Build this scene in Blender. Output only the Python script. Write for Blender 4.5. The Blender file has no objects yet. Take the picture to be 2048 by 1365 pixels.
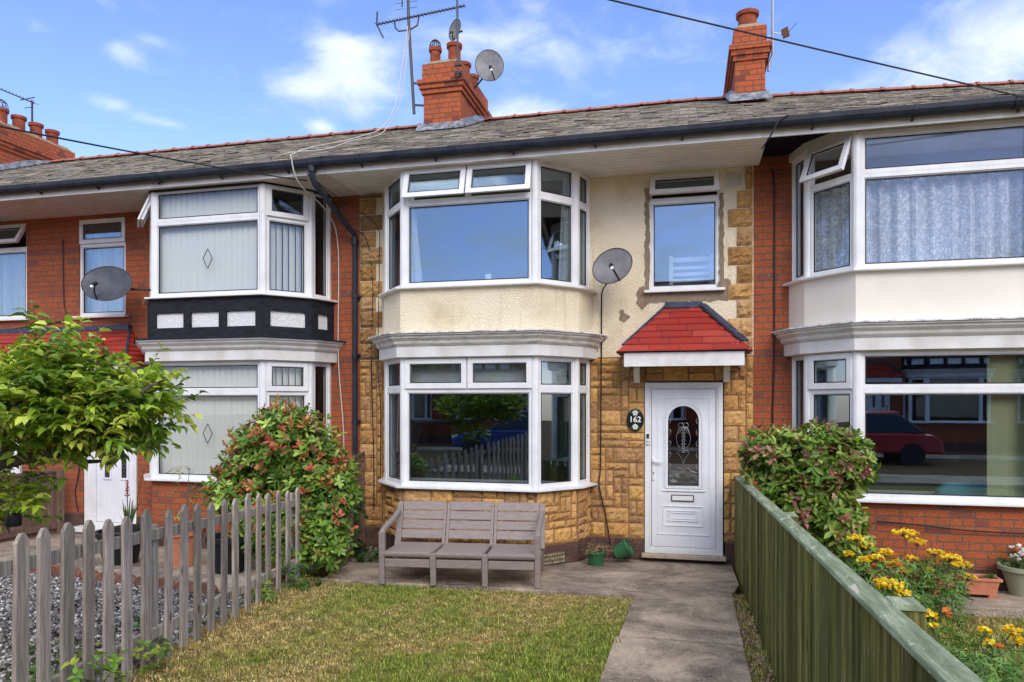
import bpy, math, random
import numpy as np
from mathutils import Vector, Matrix
R = math.radians
random.seed(7); rng = np.random.default_rng(7)
sc = bpy.context.scene
col = sc.collection

# ------------------------------------------------------------------ camera
cd = bpy.data.cameras.new('camera'); cam = bpy.data.objects.new('camera', cd); col.objects.link(cam)
cd.sensor_width = 36; cd.lens = 25.07; cd.shift_y = 0.0598; cd.clip_end = 2000; cd.clip_start = .05
cam.location = (0, -9.0, 1.963); cam.rotation_euler = (R(90), 0, R(13.64))
sc.camera = cam

# ------------------------------------------------------------------ sky and sun
SUN_EL, SUN_AZ = R(35), R(154)        # azimuth clockwise from +Y (into the street behind the camera, to the right)
w = bpy.data.worlds.new('World'); sc.world = w; w.use_nodes = True
NT = w.node_tree; NT.nodes.clear()
def wn(t, **k):
    n = NT.nodes.new(t)
    for a, b in k.items(): setattr(n, a, b)
    return n
def wl(a, b): NT.links.new(a, b)
def wmath(op, a, b=None, c=None, clamp=False):
    n = wn('ShaderNodeMath', operation=op, use_clamp=clamp)
    for i, v in enumerate((a, b, c)):
        if v is None: continue
        if isinstance(v, (int, float)): n.inputs[i].default_value = v
        else: wl(v, n.inputs[i])
    return n.outputs[0]
sky = wn('ShaderNodeTexSky', sky_type='NISHITA', sun_disc=False, sun_elevation=SUN_EL, sun_rotation=SUN_AZ)
sky.air_density = 1.0; sky.dust_density = .4; sky.ozone_density = 2.0
tc = wn('ShaderNodeTexCoord'); sep = wn('ShaderNodeSeparateXYZ'); wl(tc.outputs['Generated'], sep.inputs[0])
x_, y_, z_ = sep.outputs
az = wmath('ARCTAN2', x_, y_); el = wmath('ARCSINE', z_)
zz = wmath('ADD', wmath('MAXIMUM', z_, 0.0), .28)
cb = wn('ShaderNodeCombineXYZ'); wl(wmath('DIVIDE', x_, zz), cb.inputs[0]); wl(wmath('DIVIDE', y_, zz), cb.inputs[1])
n1 = wn('ShaderNodeTexNoise'); n1.inputs['Scale'].default_value = 2.6; n1.inputs['Detail'].default_value = 9; n1.inputs['Roughness'].default_value = .58
n1.inputs['Distortion'].default_value = .35; wl(cb.outputs[0], n1.inputs['Vector'])
n2 = wn('ShaderNodeTexNoise'); n2.inputs['Scale'].default_value = 7.5; n2.inputs['Detail'].default_value = 8; n2.inputs['Roughness'].default_value = .62
n2.inputs['Distortion'].default_value = .6; wl(cb.outputs[0], n2.inputs['Vector'])
# clouds standing in fixed directions of the sky: azimuth, elevation, half sizes, strength
clouds = [(-.455,.432,.06,.026,.80),(-.51,.405,.06,.018,.85),(-.41,.410,.045,.024,.60),(-.47,.455,.04,.010,.6),(-.45,.38,.03,.02,.6),(-.50,.357,.02,.010,.9),(-.425,.352,.02,.008,.8),
          (-.28,.485,.10,.035,.42),(-.34,.455,.05,.03,.40),(-.20,.46,.10,.03,.30),(-.215,.388,.055,.022,1.0),(-.245,.368,.08,.018,.85),(-.15,.45,.12,.03,.25),
          (.33,.375,.13,.040,.75),(.38,.42,.10,.045,.6),(.19,.372,.10,.018,.45),(.24,.42,.06,.02,.25),(.12,.345,.04,.014,.45),(.10,.47,.10,.02,.2),
          (-.735,.405,.024,.014,.85),(-.70,.425,.03,.008,.5),(-.745,.35,.030,.009,.75),(-.69,.338,.045,.009,.8),(-.825,.415,.022,.010,.5),(-.70,.395,.02,.012,.35),(-.60,.335,.03,.008,.4),
          (-.62,.47,.10,.02,.25),(-.80,.46,.10,.02,.22),(-.58,.40,.06,.02,.22),(.0,.42,.12,.03,.22),(-.05,.50,.14,.03,.25),(-.49,.505,.03,.012,.5),(-.44,.45,.05,.02,.3),(.05,.47,.05,.02,.15)]
tot = None
for a0, e0, ra, re, s in clouds:
    da = wmath('DIVIDE', wmath('SUBTRACT', az, a0), ra); de = wmath('DIVIDE', wmath('SUBTRACT', el, e0), re)
    q = wmath('ADD', wmath('MULTIPLY', da, da), wmath('MULTIPLY', de, de))
    g = wmath('MULTIPLY', wmath('EXPONENT', wmath('MULTIPLY', q, -.9)), s)
    tot = g if tot is None else wmath('ADD', tot, g)
bk_ = wmath('MAXIMUM', wmath('MULTIPLY_ADD', y_, -2.2, .1, clamp=True), wmath('MULTIPLY_ADD', z_, 5.0, -2.75, clamp=True)); back = wmath('MULTIPLY', bk_, .62)     # cloudier over the street side; overhead clouds added out of view for softer light
tot = wmath('ADD', tot, back)
d1 = wmath('MULTIPLY_ADD', n1.outputs['Fac'], 1.6, -.98)
d2 = wmath('MULTIPLY_ADD', n2.outputs['Fac'], 1.7, -.85)
dens = wmath('ADD', wmath('MULTIPLY', tot, 1.0), wmath('ADD', d1, d2))
mr = wn('ShaderNodeMapRange', interpolation_type='SMOOTHSTEP'); wl(dens, mr.inputs['Value'])
mr.inputs['From Min'].default_value = -.02; mr.inputs['From Max'].default_value = 1.35; mr.inputs['To Max'].default_value = .95
hs = wn('ShaderNodeHueSaturation'); wl(sky.outputs[0], hs.inputs['Color']); hs.inputs['Saturation'].default_value = 1.14; hs.inputs['Value'].default_value = 1.0
tint = wn('ShaderNodeMix', data_type='RGBA', blend_type='MULTIPLY'); tint.inputs[0].default_value = 1
wl(hs.outputs[0], tint.inputs[6]); tint.inputs[7].default_value = (1.30, 1.10, 1.30, 1)
cr = wn('ShaderNodeMix', data_type='RGBA'); wl(mr.outputs[0], cr.inputs[0]); wl(tint.outputs[2], cr.inputs[6])
cc_ = wn('ShaderNodeMix', data_type='RGBA'); wl(wmath('MULTIPLY', bk_, wmath('MULTIPLY_ADD', z_, 4.5, -1.35, clamp=True)), cc_.inputs[0]); cc_.inputs[6].default_value = (4.7, 5.1, 5.5, 1); cc_.inputs[7].default_value = (22.0, 22.3, 20.4, 1); wl(cc_.outputs[2], cr.inputs[7])  # high unseen clouds behind and overhead brightened as fill light
bg = wn('ShaderNodeBackground'); wl(cr.outputs[2], bg.inputs['Color']); bg.inputs['Strength'].default_value = .14
out = wn('ShaderNodeOutputWorld'); wl(bg.outputs[0], out.inputs['Surface'])

sd = bpy.data.lights.new('sun', 'SUN'); sun = bpy.data.objects.new('sun', sd); col.objects.link(sun)
sd.energy = 1.15; sd.angle = R(30); sd.color = (1, .93, .79)
dirv = Vector((math.sin(SUN_AZ) * math.cos(SUN_EL), math.cos(SUN_AZ) * math.cos(SUN_EL), math.sin(SUN_EL)))
sun.rotation_euler = (-dirv).to_track_quat('-Z', 'Y').to_euler()
sc.view_settings.view_transform = 'Standard'; sc.view_settings.look = 'None'
sc.view_settings.exposure = .66; sc.view_settings.gamma = 1
sc.cycles.max_bounces = 8; sc.cycles.transparent_max_bounces = 24; sc.cycles.caustics_reflective = False; sc.cycles.caustics_refractive = False

# ------------------------------------------------------------------ material helpers
M = {}
class Mat:
    def __init__(s, name):
        s.m = bpy.data.materials.new(name); s.m.use_nodes = True; s.t = s.m.node_tree; s.t.nodes.clear(); M[name] = s.m
        s.o = s.n('ShaderNodeOutputMaterial'); s.p = s.n('ShaderNodeBsdfPrincipled'); s.l(s.p.outputs[0], s.o.inputs[0])
    def n(s, t, **k):
        n = s.t.nodes.new(t)
        for a, b in k.items():
            if a in n.inputs.keys() if hasattr(n.inputs, 'keys') else False: n.inputs[a].default_value = b
            else: setattr(n, a, b)
        return n
    def l(s, a, b): s.t.links.new(a, b)
    def val(s, sock, v):
        if isinstance(v, (int, float)): sock.default_value = v
        elif isinstance(v, tuple): sock.default_value = v if len(v) != 3 or sock.type == 'VECTOR' else (*v, 1)
        else: s.l(v, sock)
    def math(s, op, a, b=0, c=0, clamp=False):
        n = s.n('ShaderNodeMath', operation=op, use_clamp=clamp)
        s.val(n.inputs[0], a); s.val(n.inputs[1], b); s.val(n.inputs[2], c); return n.outputs[0]
    def coord(s, kind='Object', scale=(1, 1, 1), rot=(0, 0, 0)):
        t = s.n('ShaderNodeTexCoord'); m = s.n('ShaderNodeMapping'); m.inputs['Scale'].default_value = scale; m.inputs['Rotation'].default_value = rot
        s.l(t.outputs[kind], m.inputs[0]); return m.outputs[0]
    def noise(s, vec, scale, detail=5, rough=.55, dist=0, out='Fac'):
        n = s.n('ShaderNodeTexNoise'); n.inputs['Scale'].default_value = scale; n.inputs['Detail'].default_value = detail
        n.inputs['Roughness'].default_value = rough; n.inputs['Distortion'].default_value = dist; s.l(vec, n.inputs['Vector']); return n.outputs[out]
    def vor(s, vec, scale, out='Distance', feat='F1'):
        n = s.n('ShaderNodeTexVoronoi', feature=feat); n.inputs['Scale'].default_value = scale; s.l(vec, n.inputs['Vector']); return n.outputs[out]
    def ramp(s, fac, *st):
        n = s.n('ShaderNodeValToRGB'); e = n.color_ramp.elements
        while len(e) > 1: e.remove(e[-1])
        for i, (p, c) in enumerate(st):
            if i == 0: e[0].position = p; q = e[0]
            else: q = e.new(p)
            if isinstance(c, (int, float)): c = (c, c, c)
            q.color = (*c, 1)
        s.l(fac, n.inputs[0]); return n.outputs[0]
    def mix(s, fac, a, b, bt='MIX'):
        n = s.n('ShaderNodeMix', data_type='RGBA', blend_type=bt); s.val(n.inputs[0], fac); s.val(n.inputs[6], a); s.val(n.inputs[7], b); return n.outputs[2]
    def attr(s, name, out='Color'):
        n = s.n('ShaderNodeAttribute'); n.attribute_name = name; return n.outputs[out]
    def bump(s, h, strength=.5, dist=.01):
        n = s.n('ShaderNodeBump'); n.inputs['Strength'].default_value = strength; n.inputs['Distance'].default_value = dist
        s.l(h, n.inputs['Height']); s.l(n.outputs[0], s.p.inputs['Normal']); return n
    def set(s, colr=None, rough=None, spec=None, metal=None):
        if colr is not None: s.val(s.p.inputs['Base Color'], colr)
        if rough is not None: s.val(s.p.inputs['Roughness'], rough)
        if spec is not None: s.p.inputs['Specular IOR Level'].default_value = spec
        if metal is not None: s.p.inputs['Metallic'].default_value = metal
        return s

def brick_mat(name, c1, c2, c3, mortar, speck=.5, dirt=.5):
    m = Mat(name); uv = m.coord('UV')
    wob = m.noise(uv, 9, 3, out='Color')
    vv = m.n('ShaderNodeVectorMath', operation='MULTIPLY_ADD'); m.l(wob, vv.inputs[0]); vv.inputs[1].default_value = (.006, .006, 0); m.l(uv, vv.inputs[2])
    def br(ca, cb_, cm, bias=0):
        b = m.n('ShaderNodeTexBrick'); m.l(vv.outputs[0], b.inputs['Vector']); b.inputs['Scale'].default_value = 1
        b.inputs['Brick Width'].default_value = .232; b.inputs['Row Height'].default_value = .0825; b.inputs['Mortar Size'].default_value = .0075
        b.inputs['Mortar Smooth'].default_value = .25; b.inputs['Bias'].default_value = bias; b.offset = .5; b.squash = .5; b.squash_frequency = 3
        m.val(b.inputs['Color1'], ca); m.val(b.inputs['Color2'], cb_); m.val(b.inputs['Mortar'], cm); return b
    b = br(c1, c2, mortar, -.1)
    b2 = br((0, 0, 0), (1, 1, 1), (.3, .3, .3))
    dark = m.ramp(b2.outputs['Color'], (.84, 0), (.95, 1))
    c = m.mix(m.math('MULTIPLY', dark, .75), b.outputs['Color'], c3)
    big = m.noise(uv, 1.3, 4); c = m.mix(m.math('MULTIPLY', m.ramp(big, (.45, 0), (.75, 1)), dirt), c, (.10, .045, .035))
    fine = m.noise(uv, 60, 4); c = m.mix(.6, c, m.ramp(fine, (.3, (.35, .35, .35)), (.7, (1.4, 1.35, 1.3))), 'MULTIPLY'); c = m.mix(.55, c, m.ramp(b2.outputs['Color'], (0, (.62, .6, .6)), (.5, (1.0, 1, 1)), (1, (1.35, 1.25, 1.15))), 'MULTIPLY')
    sp = m.math('MULTIPLY', m.ramp(m.noise(m.coord('UV', scale=(1.6, .8, 1)), 13, 6, .7), (.64, 0), (.68, 1)), speck); c = m.mix(sp, c, (.50, .40, .34))
    m.set(c, .9, .25)
    h = m.math('ADD', m.math('MULTIPLY', b.outputs['Fac'], -1.0), m.math('MULTIPLY', fine, .5)); m.bump(h, .8, .008)
brick_mat('brick_red', (.48, .130, .048), (.32, .075, .033), (.17, .07, .055), (.19, .125, .09))
brick_mat('brick_orange', (.55, .140, .042), (.42, .090, .030), (.25, .07, .045), (.36, .25, .17), .45, .15)
brick_mat('brick_chimney', (.52, .135, .050), (.38, .08, .032), (.10, .04, .03), (.17, .10, .07), .2, .25)
brick_mat('brick_plinth', (.11, .06, .055), (.16, .08, .065), (.07, .04, .04), (.10, .08, .07), .3, .2)

m = Mat('stone'); uv = m.coord('Object'); a = m.attr('Col')
f = m.noise(uv, 30, 8, .74); c = m.mix(.8, a, m.ramp(f, (.3, (.48, .42, .36)), (.66, (1.38, 1.32, 1.25))), 'MULTIPLY')
c = m.mix(m.math('MULTIPLY', m.ramp(m.noise(uv, 3, 5), (.5, 0), (.75, 1)), .35), c, (.16, .075, .03)); m.set(c, .92, .2); m.bump(f, 1.0, .022)
m = Mat('stone_mortar'); uv = m.coord(); m.set(m.ramp(m.noise(uv, 20, 5), (.3, (.22, .12, .06)), (.7, (.36, .21, .11))), .95, .15); m.bump(m.noise(uv, 60), .5)
m = Mat('render_cream'); uv = m.coord(); f = m.vor(uv, 75); f2 = m.noise(uv, 55, 6, .7)
c = m.ramp(m.noise(uv, 1.8, 6, .62), (.3, (.72, .59, .38)), (.5, (.88, .77, .55)), (.8, (.90, .81, .62)))
c = m.mix(m.math('MULTIPLY', m.ramp(f2, (.60, 0), (.70, 1)), .40), c, (.30, .22, .12))
sp = m.n('ShaderNodeSeparateXYZ'); m.l(m.coord(scale=(8, 8, .7)), sp.inputs[0])
st = m.ramp(m.noise(m.coord(scale=(5, 5, .45)), 2.2, 5), (.58, 0), (.8, 1)); c = m.mix(m.math('MULTIPLY', st, .4), c, (.42, .28, .15))
m.set(c, .92, .2); m.bump(m.math('ADD', f, f2), .9, .012)
m = Mat('render_white'); uv = m.coord(); f = m.noise(uv, 70, 5)
c = m.ramp(m.noise(uv, 1.5, 6), (.3, (.72, .66, .56)), (.7, (.82, .77, .67))); m.set(c, .9, .2); m.bump(f, .35, .006)
m = Mat('bare_render'); uv = m.coord(); m.set(m.ramp(m.noise(uv, 14, 6), (.3, (.20, .145, .095)), (.7, (.31, .235, .165))), .95, .15); m.bump(m.noise(uv, 60), .5)
m = Mat('panel_white'); uv = m.coord(); f = m.noise(uv, 32, 3, .6, 1.2); m.set((.78, .78, .76), .8, .3); m.bump(f, 1.0, .02)
def upvc(name, c0, c1, rough=.32):
    m = Mat(name); uv = m.coord(); c = m.ramp(m.noise(uv, 3.5, 6, .6), (.35, c1), (.6, c0))
    sk = m.ramp(m.noise(m.coord(scale=(9, 9, .8)), 3, 4), (.55, 0), (.8, 1)); c = m.mix(m.math('MULTIPLY', sk, .22), c, (.45, .41, .34))
    gg = m.ramp(m.noise(uv, 26, 6, .75), (.60, 0), (.74, 1)); c = m.mix(m.math('MULTIPLY', gg, .28), c, (.36, .32, .24))
    m.set(c, rough, .4); m.bump(m.noise(uv, 120, 2), .05, .002)
upvc('upvc', (.80, .80, .79), (.70, .70, .69)); upvc('fascia_white', (.74, .73, .70), (.60, .58, .53), .5)
upvc('soffit_white', (.84, .82, .77), (.76, .74, .68), .6); upvc('door_white', (.80, .81, .83), (.72, .73, .75), .35)
m = Mat('soffit_worn'); uv = m.coord(scale=(1, 6, 1)); c = m.ramp(m.noise(uv, 7, 6, .7), (.3, (.46, .40, .34)), (.6, (.72, .67, .60))); m.set(c, .8, .3)
m = Mat('cornice_paint'); uv = m.coord(scale=(1, 1, 4)); f = m.noise(uv, 7, 7, .7)
c = m.ramp(f, (.36, (.42, .39, .34)), (.50, (.64, .61, .55)), (.7, (.76, .74, .69))); m.set(c, .7, .3); m.bump(f, .15, .002)
m = Mat('lead_flashing'); uv = m.coord(); f = m.noise(uv, 11, 6, .7); c = m.ramp(f, (.33, (.10, .10, .10)), (.43, (.50, .49, .47)), (.56, (.80, .79, .76))); m.set(c, .55, .5)
m = Mat('lead_grey'); uv = m.coord(); f = m.noise(uv, 8, 6, .7); c = m.ramp(f, (.4, (.09, .10, .12)), (.6, (.30, .32, .35)), (.75, (.6, .62, .66))); m.set(c, .5, .5, .2)
m = Mat('lead_blue'); uv = m.coord(); f = m.noise(uv, 16, 6, .7); c = m.ramp(f, (.45, (.018, .032, .06)), (.66, (.05, .075, .12)), (.72, (.5, .5, .5))); m.set(c, .5, .5)
m = Mat('black_timber'); uv = m.coord(scale=(1, 1, 5)); f = m.noise(uv, 9, 6, .7); c = m.ramp(f, (.35, (.008, .009, .012)), (.7, (.030, .032, .040))); m.set(c, .75, .2); m.bump(f, .4, .006)
m = Mat('black_plastic'); uv = m.coord(); f = m.noise(uv, 5, 6, .65); c = m.ramp(f, (.35, (.008, .010, .018)), (.7, (.030, .036, .052))); m.set(c, .45, .35)
m = Mat('black_rubber'); m.set((.012, .012, .014), .55, .4)
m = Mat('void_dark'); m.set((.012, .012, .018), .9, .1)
m = Mat('cable_white'); m.set((.55, .52, .45), .5, .4)
m = Mat('slate'); uv = m.coord(); a = m.attr('Col'); f = m.noise(m.coord(scale=(1, 2.5, 2.5)), 18, 7, .72)
c = m.mix(.75, a, m.ramp(f, (.3, (.40, .39, .38)), (.7, (1.75, 1.62, 1.45))), 'MULTIPLY')
li = m.ramp(m.noise(uv, 2.6, 8, .75), (.52, 0), (.68, 1)); c = m.mix(m.math('MULTIPLY', li, .55), c, (.40, .38, .24)); m.set(c, .85, .25); m.bump(f, .8, .012)
m = Mat('ridge_clay'); uv = m.coord(); f = m.noise(uv, 12, 6); m.set(m.ramp(f, (.3, (.26, .09, .06)), (.7, (.44, .18, .13))), .8, .25); m.bump(f, .4)
m = Mat('clay_pot'); uv = m.coord(); f = m.noise(uv, 9, 6); m.set(m.ramp(f, (.3, (.16, .04, .022)), (.7, (.38, .09, .04))), .8, .25); m.bump(f, .4)
m = Mat('edging_clay'); uv = m.coord(); f = m.noise(uv, 14, 6, .7); m.set(m.ramp(f, (.3, (.12, .05, .035)), (.7, (.27, .13, .09))), .9, .15)
m = Mat('cement'); uv = m.coord(); f = m.noise(uv, 25, 6, .7); m.set(m.ramp(f, (.35, (.16, .13, .07)), (.65, (.42, .36, .25))), .95, .2); m.bump(f, .8, .02)
m = Mat('terracotta'); uv = m.coord(); f = m.noise(uv, 12, 6); m.set(m.ramp(f, (.3, (.42, .14, .07)), (.7, (.56, .22, .12))), .7, .3); m.bump(f, .2)
m = Mat('canopy_red'); uv = m.coord(); a = m.attr('Col'); f = m.noise(uv, 30, 6, .7); c = m.mix(.4, a, m.ramp(f, (.3, (.6, .6, .6)), (.7, (1.2, 1.2, 1.2))), 'MULTIPLY')
c = m.mix(m.ramp(m.noise(uv, 7, 7, .75), (.66, 0), (.68, 1)), c, (.60, .36, .27)); c = m.mix(m.math('MULTIPLY', m.ramp(m.noise(uv, 2.5, 6, .7), (.42, 0), (.7, 1)), .55), c, (.20, .045, .035)); m.set(c, .75, .25); m.bump(f, .3, .004)
def concrete(name, c0, c1, c2):
    m = Mat(name); uv = m.coord(); f = m.noise(uv, 1.7, 7, .65, .4); c = m.ramp(f, (.33, c0), (.52, c1), (.70, c2))
    g = m.vor(uv, 46, 'Color'); gs = m.ramp(g, (.68, 0), (.75, 1)); v = m.vor(uv, 46); vs = m.ramp(v, (.25, 1), (.36, 0))
    c = m.mix(m.math('MULTIPLY', m.math('MULTIPLY', gs, vs), .8), c, (.60, .54, .45))
    fn = m.noise(uv, 70, 6, .75); c = m.mix(.7, c, m.ramp(fn, (.3, (.5, .5, .5)), (.7, (1.45, 1.42, 1.38))), 'MULTIPLY'); m.set(c, .93, .2)
    cv = m.n('ShaderNodeTexVoronoi', feature='DISTANCE_TO_EDGE'); cv.inputs['Scale'].default_value = .75; wv = m.n('ShaderNodeVectorMath', operation='MULTIPLY_ADD'); m.l(m.noise(uv, 2.2, 6, .7, out='Color'), wv.inputs[0]); wv.inputs[1].default_value = (.9, .9, .9); m.l(uv, wv.inputs[2]); m.l(wv.outputs[0], cv.inputs['Vector'])
    ck = m.ramp(cv.outputs['Distance'], (.0, 1), (.007, 0)); c = m.mix(m.math('MULTIPLY', ck, .7), c, (.03, .025, .02)); stn = m.ramp(m.noise(uv, .9, 8, .75, 1.0), (.47, 0), (.60, 1)); c = m.mix(m.math('MULTIPLY', stn, .45), c, tuple(v * 1.5 for v in c2)); m.set(c)
    m.bump(m.math('ADD', fn, m.math('MULTIPLY', v, -.8)), .9, .012)
concrete('concrete', (.135, .108, .09), (.28, .225, .18), (.52, .41, .30))
concrete('concrete_light', (.20, .165, .13), (.30, .24, .18), (.42, .34, .25))
concrete('asphalt', (.045, .045, .047), (.055, .055, .057), (.07, .07, .07))
m = Mat('step_stone'); uv = m.coord(); m.set(m.ramp(m.noise(uv, 14, 6, .7), (.3, (.34, .27, .19)), (.7, (.56, .46, .34))), .9, .2)
m = Mat('soil'); uv = m.coord(); f = m.noise(uv, 26, 7, .7); c = m.ramp(f, (.3, (.05, .03, .015)), (.6, (.16, .105, .05)), (.8, (.25, .18, .10))); m.set(c, .95, .1); m.bump(f, 1, .03)
m = Mat('turf'); uv = m.coord(); f = m.noise(uv, 34, 7, .7); g = m.noise(uv, 2.1, 5, .6)
c = m.mix(m.ramp(g, (.38, 0), (.62, 1)), m.ramp(f, (.3, (.05, .07, .012)), (.7, (.16, .19, .04))), m.ramp(f, (.3, (.14, .09, .03)), (.7, (.38, .27, .10)))); m.set(c, .95, .1); m.bump(f, 1, .03)
def wood(name, c0, c1, c2, green=None, axis=2, knots=True):
    m = Mat(name); sc_ = [11, 11, 11]; sc_[axis] = .9; uv = m.coord(scale=tuple(sc_)); a = m.attr('Col')
    f = m.noise(uv, 3.2, 8, .72, .5); c = m.ramp(f, (.28, c0), (.5, c1), (.72, c2))
    if knots:
        sk = [9, 9, 9]; sk[axis] = 3.2; kv = m.vor(m.coord(scale=tuple(sk)), 1.0); c = m.mix(m.ramp(kv, (.07, .9), (.16, 0)), c, tuple(v * .35 for v in c0))
    if green:
        gr2 = m.ramp(m.noise(m.coord(scale=tuple(70 if i != axis else 1.6 for i in range(3))), 1.0, 3, .6), (.36, (.45, .45, .42)), (.62, (1.35, 1.32, 1.2))); c = m.mix(.85, c, gr2, 'MULTIPLY')
        fk = m.ramp(m.noise(m.coord(scale=tuple(26 if i != axis else 5 for i in range(3))), 1.0, 4, .7), (.665, 0), (.69, 1)); c = m.mix(m.math('MULTIPLY', fk, .6), c, (.42, .40, .27))
        g = m.ramp(m.noise(m.coord(scale=tuple(3 if i != axis else .8 for i in range(3))), 2, 5), (.45, 0), (.70, 1)); c = m.mix(m.math('MULTIPLY', g, .45), c, green)
    c = m.mix(1, c, a, 'MULTIPLY'); m.set(c, .88, .2); m.bump(f, .8, .008)
wood('wood_grey', (.13, .11, .095), (.33, .285, .245), (.54, .48, .41))
wood('wood_green', (.035, .042, .010), (.150, .150, .038), (.34, .31, .13), (.055, .085, .028))
wood('wood_rail', (.09, .125, .07), (.20, .24, .145), (.42, .43, .32), None, 1, False)
m_ = bpy.data.materials['wood_rail']
class _W(Mat):
    def __init__(s, m): s.m = m; s.t = m.node_tree; s.p = [n for n in s.t.nodes if n.type == 'BSDF_PRINCIPLED'][0]
q_ = _W(m_); old = q_.p.inputs['Base Color'].links[0].from_socket; fk = q_.ramp(q_.noise(q_.coord(scale=(1, .35, 1)), 19, 6, .72), (.60, 0), (.64, 1)); q_.l(q_.mix(q_.math('MULTIPLY', fk, .75), old, (.55, .50, .42)), q_.p.inputs['Base Color'])
wood('wood_brown', (.10, .06, .04), (.17, .105, .075), (.26, .17, .12), None, 2)
m = Mat('bench_plastic'); uv = m.coord(scale=(1, 6, 6)); f = m.noise(uv, 12, 6, .6); m.set(m.ramp(f, (.3, (.205, .165, .15)), (.7, (.30, .25, .23))), .55, .35); m.bump(f, .25, .004)
m = Mat('dish_grey'); uv = m.coord(); f = m.noise(uv, 7, 6); m.set(m.ramp(f, (.3, (.13, .125, .13)), (.7, (.24, .23, .235))), .5, .4)
m = Mat('dish_dark'); uv = m.coord(); f = m.noise(uv, 7, 6); m.set(m.ramp(f, (.3, (.045, .05, .06)), (.7, (.10, .105, .12))), .5, .4)
m = Mat('metal_dark'); m.set((.055, .045, .045), .5, .5, .3)
m = Mat('metal_grey'); m.set((.32, .33, .34), .4, .5, .7)
m = Mat('brass'); m.set((.45, .29, .08), .35, .5, .9)
m = Mat('plastic_white'); m.set((.78, .78, .76), .4, .4)
m = Mat('plastic_green'); uv = m.coord(); m.set(m.ramp(m.noise(uv, 9), (.3, (.02, .10, .035)), (.7, (.035, .15, .06))), .4, .4)
m = Mat('pot_black'); m.set((.012, .013, .014), .5, .3)
m = Mat('pot_sage'); m.set((.33, .36, .24), .6, .3)
m = Mat('plate_black'); m.set((.012, .014, .013), .25, .5)
m = Mat('petal_white'); m.set((.80, .80, .74), .6, .2)
m = Mat('paint_green'); m.set((.03, .16, .04), .5, .2)
m = Mat('teal_fabric'); m.set((.07, .28, .33), .9, .1)
m = Mat('dark_fabric'); m.set((.02, .018, .02), .9, .1)
m = Mat('brown_fabric'); m.set((.12, .06, .03), .9, .1)
m = Mat('car_blue'); m.set((.015, .05, .22), .2, .5)
m = Mat('car_red'); m.set((.35, .02, .03), .2, .5)
m = Mat('car_glass'); m.set((.02, .025, .03), .05, .6)
m = Mat('interior'); m.set((.30, .26, .22), .9, .1)
m = Mat('blue_coat'); m.set((.01, .10, .42), .7, .2)
# leaves, petals and stems carry their own colour per leaf
m = Mat('leaf'); a = m.attr('Col'); m.set(a, .42, .4)
tr = m.n('ShaderNodeBsdfTranslucent'); m.l(m.mix(.5, a, (.9, 1.0, .25), 'MULTIPLY'), tr.inputs['Color'])
ms = m.n('ShaderNodeMixShader'); ms.inputs[0].default_value = .32; m.l(m.p.outputs[0], ms.inputs[1]); m.l(tr.outputs[0], ms.inputs[2]); m.l(ms.outputs[0], m.o.inputs[0])
m = Mat('matt_col'); m.set(m.attr('Col'), .85, .2)
m = Mat('bark'); uv = m.coord(scale=(3, 3, 1)); f = m.noise(uv, 14, 6, .7); m.set(m.ramp(f, (.3, (.05, .04, .032)), (.7, (.19, .15, .12))), .9, .2); m.bump(f, .8, .01)
# window glass: clear pane with a Fresnel mirror
def glass(name, r0, tintc, gcol=(.60, .77, .92, 1)):
    m = Mat(name); ge = m.n('ShaderNodeNewGeometry'); dt = m.n('ShaderNodeVectorMath', operation='DOT_PRODUCT'); m.l(ge.outputs['Incoming'], dt.inputs[0]); m.l(ge.outputs['Normal'], dt.inputs[1])
    k = m.math('POWER', m.math('SUBTRACT', 1.0, m.math('ABSOLUTE', dt.outputs['Value'])), 5); fres = m.math('MULTIPLY_ADD', k, 1 - r0, r0, clamp=True)
    tp = m.n('ShaderNodeBsdfTransparent'); tp.inputs['Color'].default_value = (*tintc, 1)
    gl = m.n('ShaderNodeBsdfGlossy'); gl.inputs['Roughness'].default_value = .0; gl.inputs['Color'].default_value = gcol
    b = m.n('ShaderNodeBump'); b.inputs['Strength'].default_value = .02; b.inputs['Distance'].default_value = .01; m.l(m.noise(m.coord(), 1.6, 1), b.inputs['Height']); m.l(b.outputs[0], gl.inputs['Normal'])
    mx = m.n('ShaderNodeMixShader'); m.l(fres, mx.inputs[0]); m.l(tp.outputs[0], mx.inputs[1]); m.l(gl.outputs[0], mx.inputs[2]); m.l(mx.outputs[0], m.o.inputs[0])
glass('glass', .20, (.90, .93, .94)); glass('glass_soft', .05, (.97, .98, .98)); glass('glass_lace', .07, (.95, .97, .98)); glass('glass_door', .22, (.55, .57, .60), (.8, .85, .9, 1))
def sheer(name, colr, base, sx):
    m = Mat(name); uv = m.coord(); pat = m.noise(uv, 12, 3, .65, 2.6); fo = m.noise(m.coord(scale=(14, 14, .15)), 1.0, 3, .6); p = m.math('MULTIPLY', m.ramp(pat, (.50, base), (.56, 1)), m.ramp(fo, (.35, .62), (.60, 1))); m.set(colr, .9, .1)
    tr = m.n('ShaderNodeBsdfTransparent'); tl = m.n('ShaderNodeBsdfTranslucent'); tl.inputs['Color'].default_value = (*colr, 1)
    m1 = m.n('ShaderNodeMixShader'); m1.inputs[0].default_value = .35; m.l(m.p.outputs[0], m1.inputs[1]); m.l(tl.outputs[0], m1.inputs[2])
    m2 = m.n('ShaderNodeMixShader'); m.l(p, m2.inputs[0]); m.l(tr.outputs[0], m2.inputs[1]); m.l(m1.outputs[0], m2.inputs[2]); m.l(m2.outputs[0], m.o.inputs[0])
sheer('lace', (.92, .93, .95), .62, 1); sheer('voile', (.85, .86, .86), .85, 1)
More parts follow.
